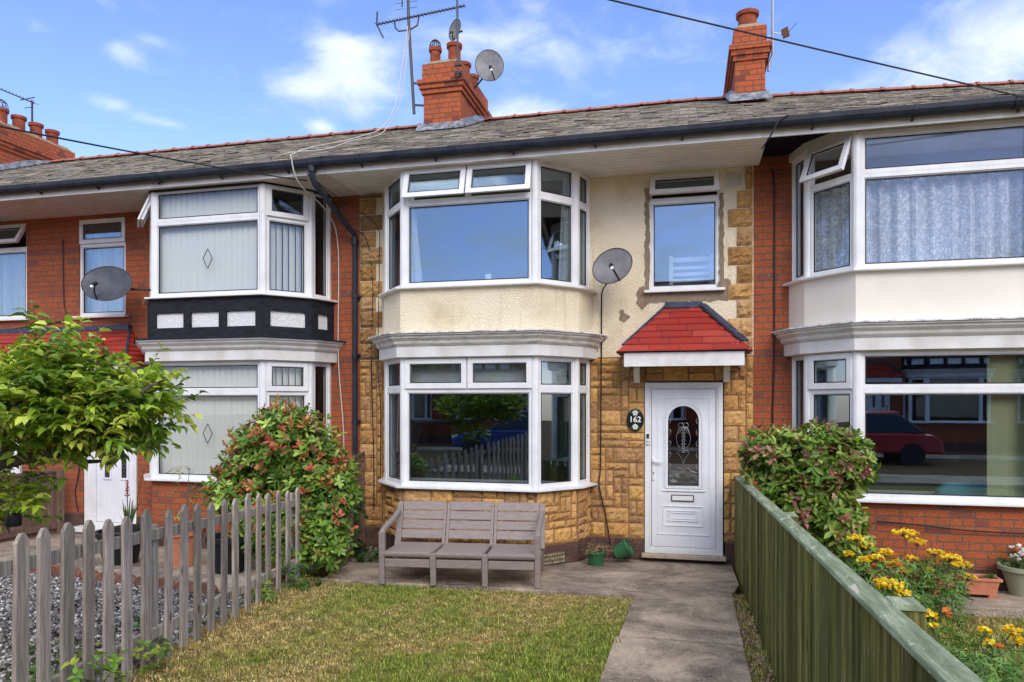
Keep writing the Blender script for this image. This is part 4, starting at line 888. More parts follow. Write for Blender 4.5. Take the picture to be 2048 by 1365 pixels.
# ------------------------------------------------------------------ dishes, aerials and cables
def dish(loc, aim, rx, rz, mat, label, roll=0, arm_to=None, group='satellite dishes', fl=1.0):
    root = empty('satellite_dish', loc, label, 'satellite dish', group); aim = Vector(aim).normalized(); root.rotation_mode = 'QUATERNION'
    root.rotation_quaternion = aim.to_track_quat('Z', 'Y') @ Matrix.Rotation(R(roll), 4, 'Z').to_quaternion()
    V = []; F = []; n = 36; k = 6; dp_ = .16 * rx
    for side in (0, 1):
        b = len(V); V.append((0, 0, -dp_ - .006 * side))
        for i in range(1, k + 1):
            for j in range(n): t = 2 * math.pi * j / n; f = i / k; V.append((rx * f * math.cos(t), rz * f * math.sin(t), dp_ * (f * f - 1) - .006 * side))
        for j in range(n):
            q = (j + 1) % n; f_ = [(b, b + 1 + j, b + 1 + q)] + [(b + 1 + i * n + j, b + 1 + (i + 1) * n + j, b + 1 + (i + 1) * n + q, b + 1 + i * n + q) for i in range(k - 1)]
            F += f_ if side == 0 else [tuple(reversed(x)) for x in f_]
    m_ = 1 + k * n
    for j in range(n): q = (j + 1) % n; F.append((1 + (k - 1) * n + j, m_ + 1 + (k - 1) * n + j, m_ + 1 + (k - 1) * n + q, 1 + (k - 1) * n + q))
    MB().add(V, F).build('reflector', mat, root, smooth=True)
    rim = MB(); rim.tube([(rx * math.cos(2 * math.pi * j / n), rz * math.sin(2 * math.pi * j / n), 0) for j in range(n + 1)], .006, 6, cap=False); rim.build('rim', 'metal_dark', root)
    F1 = rx * fl
    a = MB(); a.tube([(0, -rz * .98, -.02), (0, -rz * .80, F1 * .5), (0, -rz * .52, F1 * .95)], .011, 6); a.build('arm', 'black_rubber', root, smooth=True)
    h = MB(); h.tube([(0, -rz * .60, F1 * 1.08), (0, -rz * .42, F1 * .95)], .030, 12); h.tube([(0, -rz * .42, F1 * .95), (0, -rz * .34, F1 * .87)], .024, 12); h.build('receiver', 'black_rubber', root, smooth=True)
    MB().box(-.020, .020, -rz * .70, -rz * .54, F1 * 1.0, F1 * 1.14).build('receiver_label', 'plastic_white', root)
    if arm_to:
        bpy.context.view_layer.update(); inv = root.matrix_world.inverted(); b = MB(); p0 = Vector((0, 0, -dp_ - .01)); p1 = inv @ Vector(arm_to)
        b.tube([p0, p0 + Vector((0, 0, -.06)), p1 * .7 + (p0 + Vector((0, 0, -.06))) * .3, p1], .016, 8); b.build('mount', 'metal_dark', root, smooth=True)
    return root
dish((-.842, -.48, 3.585), (-.16, -.95, .22), .245, .215, 'dish_grey', 'round grey satellite dish on the cream wall beside the narrow window', roll=28, fl=.8, arm_to=(-.95, -.02, 3.52))
dish((-7.95, -.55, 3.645), (.12, -.90, .42), .40, .28, 'dish_dark', 'dark oval satellite dish on the left brick house in front of the narrow window', roll=-16, arm_to=(-7.30, -.38, 3.55), fl=.42)
dish((-3.25, 2.75, 7.72), (.10, -.93, .10), .24, .29, 'dish_grey', 'larger grey dish on a curved arm right of the middle chimney', roll=20, arm_to=(-3.60, 2.95, 7.42), fl=.6)
dish((-3.88, 2.78, 8.42), (-.55, -.85, .1), .16, .185, 'dish_grey', 'small mesh dish clamped to the mast above the middle chimney', roll=0, arm_to=(-3.76, 2.85, 8.42), fl=.4)
def cable(pts, r, mat, label, cat='cable', smooth_n=10, name='cable', group=None):
    P = [Vector(p) for p in pts]
    if smooth_n and len(P) > 2:
        Q = []
        for i in range(len(P) - 1):
            p0, p1, p2, p3 = P[max(i - 1, 0)], P[i], P[i + 1], P[min(i + 2, len(P) - 1)]
            for k in range(smooth_n):
                t = k / smooth_n; Q.append(.5 * ((2 * p1) + (p2 - p0) * t + (2 * p0 - 5 * p1 + 4 * p2 - p3) * t * t + (3 * p1 - p0 - 3 * p2 + p3) * t ** 3))
        Q.append(P[-1]); P = Q
    return tag(MB().tube(P, r, 6).build(name, mat, smooth=True), label, cat, group)
def catenary(a, b, sag, n=24):
    a = Vector(a); b = Vector(b); return [a + (b - a) * (i / n) - Vector((0, 0, 4 * sag * (i / n) * (1 - i / n))) for i in range(n + 1)]
def aerial(root, parts): 
    for n_, m_ in parts: m_.build(n_, 'metal_dark', root)
r1 = empty('television_aerial', (-4.48, 2.4, 6.87), 'tall aerial mast strapped to the left side of the middle chimney, with a long boom', 'aerial')
m_ = MB().tube([(0, 0, 0), (-.10, 0, 1.6), (-.14, 0, 2.9)], .026, 8); b_ = MB(); A = Vector((-.66, -.06, 1.57)); B_ = Vector((.88, .05, 1.75)); b_.tube([A, B_], .014, 6)
e_ = MB(); 
for i in range(26): p = A.lerp(B_, i / 25); e_.tube([p + Vector((-.01, -.06, 0)), p + Vector((.01, .06, 0))], .005, 4); e_.tube([p + Vector((0, 0, -.012)), p + Vector((0, 0, .03))], .006, 4)
e_.tube([A + Vector((.01, 0, .22)), A + Vector((0, 0, 0)), A + Vector((.12, 0, -.24))], .014, 5); b_.tube([(-.36, 0, 1.60), (-.34, 0, 1.50), (-.28, 0, 1.44), (-.08, 0, 1.44), (.06, 0, 1.50), (.08, 0, 1.62), (.08, 0, 1.66)], .014, 6)
t_ = MB(); t_.tube([(-.22, 0, 1.85), (-.20, 0, 2.6)], .012, 6); 
for k in range(6):
    for sx in (-1, 1): t_.tube([(-.13 + sx * .04, -.02, 1.80 + k * .105), (-.13 + sx * .20, -.02, 1.80 + k * .105)], .004, 4)
t_.box(-.26, -.17, -.05, 0, 1.98, 2.06)
k_ = MB()
for z in (.15, .52): k_.bar((0, 0, z), (.22, -.02, z - .04), .02, .03)
aerial(r1, [('mast', m_), ('boom', b_), ('elements', e_), ('upper_array', t_), ('bracket', k_)])
r2 = empty('television_aerial', (-3.72, 2.30, 7.40), 'thin mast at the right corner of the middle chimney, carrying the small dish', 'aerial')
aerial(r2, [('mast', MB().tube([(0, -.07, 0), (-.03, -.02, 1.8)], .018, 8)), ('bracket', MB().box(-.05, .06, -.09, -.03, .05, .09).box(-.05, .06, -.09, -.03, .18, .21))])
r2.location = (-3.62, 2.22, 7.30)
r3 = empty('television_aerial', (1.28, 2.35, 6.95), 'thin grey mast beside the right chimney with a small brown box', 'aerial')
m_ = MB().tube([(-.06, 0, 0), (-.05, 0, .12), (.0, 0, .24), (0, 0, .35), (0, 0, 2.4)], .020, 8)
x_b = MB(); x_b.add([(.15 + a, -.03 + y, .46 + z) for y in (0, .03) for a, z in ((0, 0), (.09, .03), (.06, .17), (-.03, .13))], [(0, 1, 2, 3), (7, 6, 5, 4), (0, 4, 5, 1), (1, 5, 6, 2), (2, 6, 7, 3), (3, 7, 4, 0)])
k_ = MB().bar((0, 0, .58), (.14, 0, .53), .012); k_.bar((-.14, 0, .52), (.0, 0, .52), .02, .012); k_.bar((-.14, 0, .42), (.0, 0, .42), .02, .012); k_.box(-.16, -.12, -.05, .01, .36, .60)
m_.build('mast', 'metal_grey', r3, smooth=True); x_b.build('amplifier_box', 'brown_fabric', r3); k_.build('bracket', 'metal_grey', r3); MB().tube([(.23, 0, .56), (.34, 0, .68)], .005, 5).build('rod', 'metal_dark', r3)
r4 = empty('television_aerial', (-13.35, 3.2, 7.55), 'comb shaped aerial on a short mast behind the left chimney', 'aerial')
A = Vector((-1.05, -.1, 1.18)); B_ = Vector((.05, 0, .70)); b_ = MB().tube([A, B_], .014, 6); e_ = MB()
for i in range(14): p = A.lerp(B_, i / 13); e_.tube([p + Vector((-.02, -.09, 0)), p + Vector((.02, .09, .0))], .005, 4); e_.tube([p, p + Vector((.01, 0, .035))], .006, 4)
e_.tube([(-.30, 0, .80), (.06, 0, .82)], .012, 5); e_.tube([(-.20, 0, .62), (.03, 0, .62)], .008, 5)
aerial(r4, [('mast', MB().tube([(0, 0, -.35), (0, 0, .76)], .02, 8)), ('boom', b_), ('elements', e_)])
cable([(-4.58, 2.36, 8.35), (-4.66, 2.3, 7.65), (-4.74, 2.2, 6.95), (-4.90, 2.0, 6.52), (-4.95, 1.4, 6.18), (-4.92, .6, 5.80), (-4.85, -.4, 5.36), (-4.75, -1.0, 5.06), (-4.72, -1.09, 4.97), (-4.69, -.96, 4.70), (-4.64, -.35, 4.5), (-4.63, -.05, 4.1), (-4.63, -.04, 2.6), (-4.55, -.04, 1.5), (-4.55, -.04, .3)], .008, 'cable_white', 'long white cable looping from the tall mast over the gutter and down the brick wall')
cable([(-4.56, 2.38, 8.3), (-4.60, 2.3, 7.6), (-4.68, 2.25, 7.0), (-4.83, 2.1, 6.58), (-4.70, 1.4, 6.16), (-4.62, .4, 5.72), (-4.56, -.5, 5.28), (-4.75, -1.08, 5.05), (-4.98, -1.10, 4.98)], .006, 'cable_white', 'thin pale cable hanging from the tall mast across the slates to the gutter')
cable([(-4.56, -1.0, 4.80), (-4.50, -.5, 4.65), (-4.44, -.1, 4.35), (-4.22, -.05, 4.20), (-4.12, -.04, 3.6), (-4.14, -.04, 2.6), (-4.10, -.05, 1.2), (-4.1, -.05, .5)], .007, 'black_rubber', 'black cable running down the stone strip beside the black rainwater pipe')
cable([(-4.52, -.9, 4.76), (-4.3, -.35, 4.55), (-4.05, -.06, 4.35), (-4.02, -.05, 3.9), (-4.04, -.05, 2.5), (-4.0, -.05, 1.9), (-4.0, -.06, .9)], .005, 'black_rubber', 'thin second dark cable on the stone strip, nearest the cream bay')
cable([(-.93, -.22, 3.42), (-1.0, -.10, 3.35), (-1.02, -.03, 3.2), (-1.02, -.03, 2.6), (-1.02, -.06, 2.4), (-1.03, -.06, 1.2), (-1.05, -.06, .95), (-1.0, -.06, .7), (-.95, -.06, .45), (-.90, -.07, .16)], .009, 'black_rubber', 'dark cable from the round dish down to the small green pots')
cable([(.99, -.02, 4.74), (1.03, -.02, 4.45), (1.03, -.02, 2.6), (1.01, -.02, 1.7), (1.0, -.02, .6)], .009, 'black_rubber', 'dark cable clipped down the red brick strip beside the right house bay')
cable([(1.05, -1.09, 4.96), (.95, -1.10, 4.90), (.86, -1.08, 4.74), (.80, -.94, 4.68)], .008, 'black_rubber', 'short dark cable looping over the gutter above the brick strip')
cable([(-9.25, -.02, 4.45), (-9.23, -.02, 3.5), (-9.17, -.02, 3.25), (-9.5, -.02, 3.18), (-10.3, -.02, 3.1)], .008, 'black_rubber', 'dark cable on the left brick wall turning towards the far window')
cable([(-9.02, -.02, 1.75), (-9.04, -.02, 1.2), (-8.95, -.02, .95), (-9.02, -.02, .6), (-8.97, -.02, .3)], .008, 'black_rubber', 'dark cable hanging on the brick beside the white leaded door')
cable([(1.95, -.87, .72), (2.3, -.87, .70), (2.8, -.87, .66), (3.4, -.87, .65)], .008, 'black_rubber', 'dark cable along the low brick wall above the plant trough')
cable(catenary((3.62, -.97, 4.84), (-12.7, -9.23, 6.82), .10, 40), .008, 'black_rubber', 'thick black overhead wire crossing the sky in front of the right chimney', 'wire', 0, 'overhead_wire')
cable(catenary((-4.72, -.30, 4.90), (-5.15, -3.9, 4.20), .0, 4)[:1] + catenary((-4.72, -.32, 4.90), (-4.68, -5.2, 3.86), .03, 12)[1:] + [Vector((-4.6, -8.5, 3.2))], .008, 'black_rubber', 'thin overhead wire running from the left edge to the eaves beside the rainwater pipe', 'wire', 0, 'overhead_wire')

# ------------------------------------------------------------------ ground, slabs, road
def sheet(name, pts_xy, zf, mat, th=.0, kind='structure', nx=1):
    """slab over a polygon whose height follows zf(y)"""
    n = len(pts_xy); mb = MB(); mb.add([(x, y, zf(y) - th) for x, y in pts_xy] + [(x, y, zf(y)) for x, y in pts_xy], [tuple(range(n))[::-1], tuple(range(n, 2 * n))] + [(i, (i + 1) % n, n + (i + 1) % n, n + i) for i in range(n)])
    o = mb.build(name, mat); return tag(o, kind=kind)
gr = MB(); P = [(-60, 60, -.08), (-60, 0, -.08), (-60, -8.2, gz(-8.2) - .09), (-60, -90, gz(-8.2) - .09)]
gr.add([p for p in P] + [(60, y, z) for _, y, z in P], [(i, i + 1, 5 + i, 4 + i) for i in range(3)]); tag(gr.build('ground', 'soil'), kind='structure')
def gfloor(name, x0, x1, y0, y1, off, mat): return sheet(name, [(x0, y0), (x1, y0), (x1, y1), (x0, y1)], lambda y: gz(y) + off, mat, .06)
gfloor('lawn', -4.05, -.47, -8.1, -2.0, -.035, 'turf'); gfloor('lawn', .66, 6.0, -8.1, -1.68, -.06, 'turf')
sb = MB()
def slabpoly(mb, pts, off, th): n = len(pts); mb.add([(x, y, gz(y) + off - th) for x, y in pts] + [(x, y, gz(y) + off) for x, y in pts], [tuple(range(n))[::-1], tuple(range(n, 2 * n))] + [(i, (i + 1) % n, n + (i + 1) % n, n + i) for i in range(n)])
rr = random.Random(2); edge = [(-3.75 + 3.28 * i / 16, -2.17 + .19 * i / 16 + rr.uniform(-.012, .012)) for i in range(17)]
slabpoly(sb, [(-4.2, .0), (-4.2, -.9), (-3.75, -1.9)] + edge + [(.46, -1.93), (.45, -1.72), (.55, -1.2), (.55, 0)], 0, .12)
tag(sb.build('patio', 'concrete', bevel=.008), kind='structure')
sb = MB(); slabpoly(sb, [(-.50, -3.43), (.425, -3.43), (.445, -1.935), (-.47, -1.985)], .002, .10); tag(sb.build('path', 'concrete', bevel=.008), kind='structure')
sb = MB(); slabpoly(sb, [(-.545, -8.1), (.40, -8.1), (.42, -3.445), (-.525, -3.445)], -.006, .10); tag(sb.build('path', 'concrete', bevel=.008), kind='structure')
sb = MB(); ed = [(.72 + 5.2 * i / 40, -1.70 + rr.uniform(-.012, .012)) for i in range(41)]; slabpoly(sb, [(.72, 0)] + ed + [(5.9, 0)], .02, .14); tag(sb.build('patio', 'concrete_light', bevel=.006), kind='structure')
ed = [(-9.4 + 5.1 * i / 30, -2.25 - .75 * i / 30 ) for i in range(31)]; sb = MB(); slabpoly(sb, [(-9.4, 0)] + ed + [(-4.25, -1.4), (-4.25, 0)], .0, .10); tag(sb.build('patio', 'concrete', bevel=.006), kind='structure')
zr_ = gz(-8.2); fl_ = lambda y: zr_ - .02
tag(MB().box(-50, 50, -9.9, -8.15, zr_ - .12, zr_ - .01).build('pavement', 'concrete_light'), kind='structure')
tag(MB().box(-50, 50, -15.2, -9.92, zr_ - .2, zr_ - .13).build('road', 'asphalt'), kind='structure')
tag(MB().box(-50, 50, -16.8, -15.22, zr_ - .12, zr_ - .01).build('pavement', 'concrete_light'), kind='structure')

# ------------------------------------------------------------------ grass and gravel
def noise2(x, y, s, seed):
    r_ = np.random.default_rng(seed); t = np.zeros_like(x)
    for k in range(5):
        f = s * 1.9 ** k; a = r_.uniform(0, 6.28, 6); t += sum(np.sin(x * f * np.cos(q) + y * f * np.sin(q) + q * 7.1 * (k + 1)) for q in a) / 6 / 1.5 ** k
    return t
def grass(name, N, x0, x1, y0, y1, off, h0, seed, straw=.5, edge=None, keep=None):
    x = rng.uniform(x0, x1, N); y = y1 + (y0 - y1) * rng.uniform(0, 1, N) ** 1.0
    if keep is not None: k = keep(x, y); x, y = x[k], y[k]
    N = len(x); g = noise2(x, y, 1.5, seed) * 1.0 + noise2(x, y, 6, seed + 1) * .8 + noise2(x, y, 26, seed + 2) * .45 + rng.normal(0, .35, N) - .1 + straw - .25 * np.clip((x + 2.2) / 2, -1, 1) * (x < 0)
    tuft = np.clip(noise2(x, y, 17, seed + 4), 0, 1)
    a = rng.uniform(0, 6.28, N); le = rng.normal(0, .75, N); h = h0 * (.7 + .9 * tuft) * rng.uniform(.5, 1.4, N) * (1.05 - .25 * np.clip(g, -1, 1))
    if edge is not None: h = h * edge(x, y)
    tx = np.cos(a) * np.sin(le) * h * 1.1; ty = np.sin(a) * np.sin(le) * h * 1.1; wv = rng.uniform(.002, .0062, N); b = a + 1.57
    z = gz(y) + off; P0 = np.c_[x - np.cos(b) * wv, y - np.sin(b) * wv, z]; P1 = np.c_[x + np.cos(b) * wv, y + np.sin(b) * wv, z]; P2 = np.c_[x + tx, y + ty, z + h * np.maximum(np.cos(le), .18)]
    V = np.stack([P0, P1, P2], 1).reshape(-1, 3); t = np.clip(.5 + g * .75, 0, 1)[:, None]
    gc = pal(N, [(.30, .38, .045), (.38, .45, .06), (.21, .33, .045), (.46, .50, .11)]); sc_ = pal(N, [(.80, .60, .25), (.88, .72, .36), (.68, .48, .19), (.55, .33, .13)])
    C = np.repeat((gc * (1 - t) + sc_ * t) * rng.uniform(.45, 1.45, (N, 1)) * (.8 + .35 * noise2(x, y, 34, seed + 7))[:, None].clip(.5, 1.2), 3, 0); L = np.arange(3 * N); return (V, L, np.full(N, 3), C)
fe = lambda x, y: 1 + 3.2 * np.clip(1 - np.abs(x - (-4.0 + .186 * (-y - 2.21))) / .16, 0, 1) * rng.uniform(0, 1, len(x)) ** 2 + .8 * np.clip((x + .62) / .1, 0, 1) * rng.uniform(0, 1, len(x))
go = np_mesh('grass', [grass('g', 170000, -4.05, -.47, -6.6, -2.01, -.035, .024, 3, .14, fe)], 'leaf'); tag(go, 'short patchy lawn grass with straw coloured patches in front of the bench', 'grass', kind='stuff')
go = np_mesh('grass', [grass('g', 60000, .68, 4.2, -5.2, -1.74, -.06, .032, 9, -.25)], 'leaf'); tag(go, 'greener lawn grass behind the green fence', 'grass', kind='stuff')
go = np_mesh('grass', [grass('g', 6500, .40, .57, -6.6, -1.6, -.03, .03, 5, .2)], 'leaf'); tag(go, 'thin weedy grass in the strip between the path and the green fence', 'grass', kind='stuff')
CU = np.array([(-1, -1, -1), (1, -1, -1), (1, 1, -1), (-1, 1, -1), (-.7, -.7, .8), (.7, -.7, .8), (.7, .7, .8), (-.7, .7, .8)]) * .5; CF = [(3, 2, 1, 0), (4, 5, 6, 7), (0, 1, 5, 4), (1, 2, 6, 5), (2, 3, 7, 6), (3, 0, 4, 7)]
def pebbles(N, x0, x1, y0, y1, off, s0, cols, keep=None):
    x = rng.uniform(x0, x1, N); y = rng.uniform(y0, y1, N)
    if keep is not None: k = keep(x, y); x, y = x[k], y[k]
    N = len(x); q = rng.normal(size=(N, 3)); m_ = frames(q, rng.uniform(0, 6, N)); s = s0 * rng.uniform(.5, 1.3, (N, 1, 1)) * np.stack([np.ones(N), rng.uniform(.6, 1, N), rng.uniform(.4, .8, N)], 1)[:, None, :]
    return inst(CU, CF, np.c_[x, y, gz(y) + off + rng.uniform(0, .012, N)], m_ * s, pal(N, cols, .2))
fx = lambda y: -4.0 + .186 * (-y - 2.21)
go = np_mesh('gravel', [pebbles(46000, -8.6, -3.2, -6.8, -2.5, -.03, .028, [(.30, .28, .26), (.17, .16, .155), (.50, .48, .45), (.11, .09, .08), (.23, .20, .175), (.05, .045, .045), (.13, .12, .12)], lambda x, y: (x < fx(y) - .05) & (y < -2.42 - .147 * (x + 8.2)))], 'matt_col')
tag(go, 'loose grey and white gravel behind the picket fence', 'gravel', kind='stuff'); gfloor('gravel_bed', -9.4, -4.07, -8.1, -2.3, -.05, 'soil')
go = np_mesh('litter', [pebbles(900, .40, .565, -5.6, -1.55, -.035, .022, [(.30, .19, .11), (.18, .10, .06), (.42, .34, .26)])], 'matt_col'); tag(go, 'dead leaves and grit in the gap beside the green fence', 'leaf litter', kind='stuff')

# ------------------------------------------------------------------ fences
fence = empty('picket_fence', (-4.0, -2.21, gz(-2.21)), 'weathered grey picket fence with pointed boards, left of the lawn', 'fence')
ks = [.027, .304, .561, .813, 1.044, 1.271, 1.516, 1.727, 1.953, 2.162, 2.368, 2.578, 2.852, 3.057, 3.248, 3.436, 3.62, 3.797, 3.967, 4.16, 4.36, 4.56]
fd = Vector((.58, -3.12, 0)).normalized(); fn_ = Vector((fd.y, -fd.x, 0)) * -1   # fn_ points to the lawn side
if fn_.x < 0: fn_ = -fn_
rd = random.Random(5)
for i, k in enumerate(ks):
    y = k * fd.y; zb = gz(-2.21 + y) - gz(-2.21) - .06; zt = zb + 1.02 + .019 * k + rd.uniform(-.014, .014); wd = .043 + rd.uniform(-.003, .004); th = .011; c = Vector((fd.x * k, fd.y * k, 0)) + fn_ * .02
    tl = rd.uniform(-.012, .012); mb = MB(); s_ = rd.uniform(.78, 1.18); mb.cc = (s_, s_ * rd.uniform(.96, 1.0), s_ * rd.uniform(.92, 1.0)); f = fd
    prof = [(-wd, zb), (wd, zb), (wd, zt - .045), (wd * .62, zt - .022), (wd * .22, zt), (-wd * .22, zt), (-wd * .62, zt - .022), (-wd, zt - .045)]
    pts = [c + f * (u + tl * (z - zb)) + fn_ * n + Vector((0, 0, z)) for n in (0, 2 * th) for u, z in prof]; K = 8
    mb.add(pts, [tuple(range(K))[::-1], tuple(range(K, 2 * K))] + [(j, (j + 1) % K, K + (j + 1) % K, K + j) for j in range(K)]); mb.build('picket', 'wood_grey', fence, bevel=.0025)
def zf_(k): return gz(-2.21 + k * fd.y) - gz(-2.21)
for zz_ in (.80, .17):
    for a, b in ((-.08, 1.50), (1.51, 2.70), (2.71, 4.9)):
        mb = MB(); s_ = rd.uniform(.85, 1.15); mb.cc = (s_, s_, s_ * .95); A = fd * a + fn_ * -.002; B_ = fd * b + fn_ * -.002; mb.bar(A + Vector((0, 0, zf_(a) + zz_ + .015 * a * (zz_ > .5))), B_ + Vector((0, 0, zf_(b) + zz_ + .015 * b * (zz_ > .5))), .035, .075); mb.build('rail', 'wood_grey', fence, bevel=.004)
for k in (.0, 2.66, 4.7):
    c = fd * k - fn_ * .055; MB().box(c.x - .04, c.x + .04, c.y - .04, c.y + .04, zf_(k) - .1, zf_(k) + .90).build('post', 'wood_grey', fence, bevel=.004)
nails = []
gf = empty('board_fence', (.60, 0, 0), 'mossy green painted board fence with a worn capping rail, right of the path', 'fence'); y = -.03; rd = random.Random(9)
while y > -8.0:
    w_ = rd.choice((.085, .095, .10, .12, .14)); y2 = y - w_; mb = MB(); s_ = rd.uniform(.50, 1.40); mb.cc = (s_, s_ * rd.uniform(.94, 1.05), s_ * rd.uniform(.85, 1.05)); xo = rd.uniform(-.003, .003)
    g_ = rd.uniform(.0015, .008); mb.hexa([(-.022 + xo, y2 + g_, gz(y2) - .06), (xo, y2 + g_, gz(y2) - .06), (xo, y - g_, gz(y) - .06), (-.022 + xo, y - g_, gz(y) - .06), (-.022 + xo, y2 + g_, 1.058 + gz(y2) * .77), (xo, y2 + g_, 1.058 + gz(y2) * .77), (xo, y - g_, 1.058 + gz(y) * .77), (-.022 + xo, y - g_, 1.058 + gz(y) * .77)])
    mb.build('board', 'wood_green', gf, bevel=.003); y = y2
    for zz_ in (.25, .80): nails.append((-.001 + xo, (y2 + y) / 2 + w_ * .5 + rd.uniform(-.01, .01), zz_ - y * .045))
nm = MB(); [nm.box(x - .0025, x + .003, y - .004, y + .004, z - .004, z + .004) for x, y, z in nails]; nm.build('nail_heads', 'metal_dark', gf)
for a, b in ((0, -1.55), (-1.555, -3.35), (-3.355, -5.2), (-5.205, -8.0)):
    mb = MB(); q = lambda y, x, z: (x, y, 1.058 + gz(y) * .77 + z)
    mb.hexa([q(b, -.032, .002), q(b, .040, .002), q(a, .040, .002), q(a, -.032, .002), q(b, -.026, .020), q(b, .040, .036), q(a, .040, .036), q(a, -.026, .020)]); mb.build('capping_rail', 'wood_rail', gf, bevel=.004)
for zz_ in (.25, .80): MB().bar((.02, -.03, zz_), (.02, -8, zz_ + .36), .035, .07).build('rail', 'wood_green', gf)
for yy, zt in ((-.10, 1.02), (-1.05, 1.05), (-3.75, 1.197), (-6.42, 1.312)):
    mb = MB(); x0, x1 = (.046, .15); mb.box(x0, x1, yy - .052, yy + .052, gz(yy) - .1, zt - .018); mb.build('post', 'wood_green', gf, bevel=.004)
    MB().hexa([(x0 - .004, yy - .058, zt - .018), (x1 + .006, yy - .058, zt - .018), (x1 + .006, yy + .058, zt - .018), (x0 - .004, yy + .058, zt - .018), (x0 + .01, yy - .045, zt), (x1 - .01, yy - .045, zt), (x1 - .01, yy + .045, zt), (x0 + .01, yy + .045, zt)]).build('post_cap', 'wood_rail', gf)
bf = empty('panel_fence', (-9.05, -.35, 0), 'brown close boarded fence panel with a square post, left of the leaded door', 'fence')
x = 0
for i in range(15):
    s_ = rd.uniform(.75, 1.2); mb = MB(); mb.cc = (s_, s_, s_); y0 = -.13 * i; mb.box(-.015, .0, y0 - .128, y0, .02, .93); mb.build('board', 'wood_brown', bf)
MB().box(-.04, .06, .01, .11, -.05, .96).build('post', 'wood_brown', bf, bevel=.005); MB().box(-.05, .02, -1.95, 0, .931, .965).build('rail', 'wood_brown', bf); MB().box(.001, .03, -1.95, 0, .70, .78).build('rail', 'wood_brown', bf); MB().box(.001, .03, -1.95, 0, .10, .19).build('rail', 'wood_brown', bf)
tl_ = empty('trellis', (-4.24, -.12, 0), 'dark brown diamond lattice panel beside the left bush', 'trellis'); d2 = Vector((.50, -1.75, 0)); L2 = d2.length; d2 = d2 / L2; nn = Vector((-d2.y, d2.x, 0))
for sgn, off in ((1, .0), (-1, .011)):
    mb = MB(); u = -1.2
    while u < L2 + .01:
        a = [u, 0.0]; b = [u + 1.2, 1.2]
        if a[0] < 0: a = [0, -u]
        if b[0] > L2: b = [L2, L2 - u]
        if b[1] > a[1] + .03:
            f_ = lambda p: d2 * (p[0] if sgn > 0 else L2 - p[0]) + nn * off + Vector((0, 0, p[1] + .06 + .046 * .0))
            mb.bar(f_(a), f_(b), .022, .009, up=nn)
        u += .125
    mb.build('lath', 'wood_brown', tl_)
for a, b in (((0, .05), (L2, .05)), ((0, 1.27), (L2, 1.27)), ((0, 0), (0, 1.3)), ((L2, 0), (L2, 1.3))): MB().bar(d2 * a[0] + Vector((0, 0, a[1])) + nn * .025, d2 * b[0] + Vector((0, 0, b[1])) + nn * .025, .035, .02, up=nn).build('frame', 'wood_brown', tl_)

# ------------------------------------------------------------------ bench
bn = empty('garden_bench', (-2.235, -2.05, gz(-2.05)), 'taupe plastic three seat garden bench with slatted back, under the bay window', 'bench'); bn.rotation_euler = (-.0 * R(2.6), 0, R(7.5))
W2 = .80; mat = 'bench_plastic'
for i, x in enumerate((-W2, -W2 / 3, W2 / 3, W2)):
    hgt = .545 if i in (0, 3) else .33
    mb = MB(); mb.hexa([(x - .028, -.06, 0), (x + .028, -.06, 0), (x + .028, -.01, 0), (x - .028, -.01, 0), (x - .032, -.075, hgt), (x + .032, -.075, hgt), (x + .032, -.01, hgt), (x - .032, -.01, hgt)]); mb.build('leg', mat, bn, bevel=.008)
    mb = MB(); mb.hexa([(x - .022, .72, 0), (x + .022, .72, 0), (x + .022, .77, 0), (x - .022, .77, 0), (x - .025, .55, .33), (x + .025, .55, .33), (x + .025, .61, .33), (x - .025, .61, .33)]); mb.build('leg', mat, bn, bevel=.006)
    bk = MB(); bk.hexa([(x - .035, .53, .28), (x + .035, .53, .28), (x + .035, .59, .28), (x - .035, .59, .28), (x - .03, .70, .745), (x + .03, .70, .745), (x + .03, .735, .745), (x - .03, .735, .745)])
    if i in (0, 3): bk.build('back_post', mat, bn, bevel=.006)
    else:
        bk = MB(); 
        for s_ in (-.019, .019): bk.hexa([(x + s_ - .016, .53, .28), (x + s_ + .016, .53, .28), (x + s_ + .016, .57, .28), (x + s_ - .016, .57, .28), (x + s_ - .016, .70, .745), (x + s_ + .016, .70, .745), (x + s_ + .016, .73, .745), (x + s_ - .016, .73, .745)])
        bk.build('back_post', mat, bn, bevel=.004)
for s_ in (-1, 1):
    x = s_ * W2; mb = MB(); mb.tube([(x, -.045, .515), (x, -.03, .548), (x, .02, .56), (x, .35, .60), (x + -s_ * .0, .62, .66)], .03, 8); mb.build('armrest', mat, bn, smooth=True)
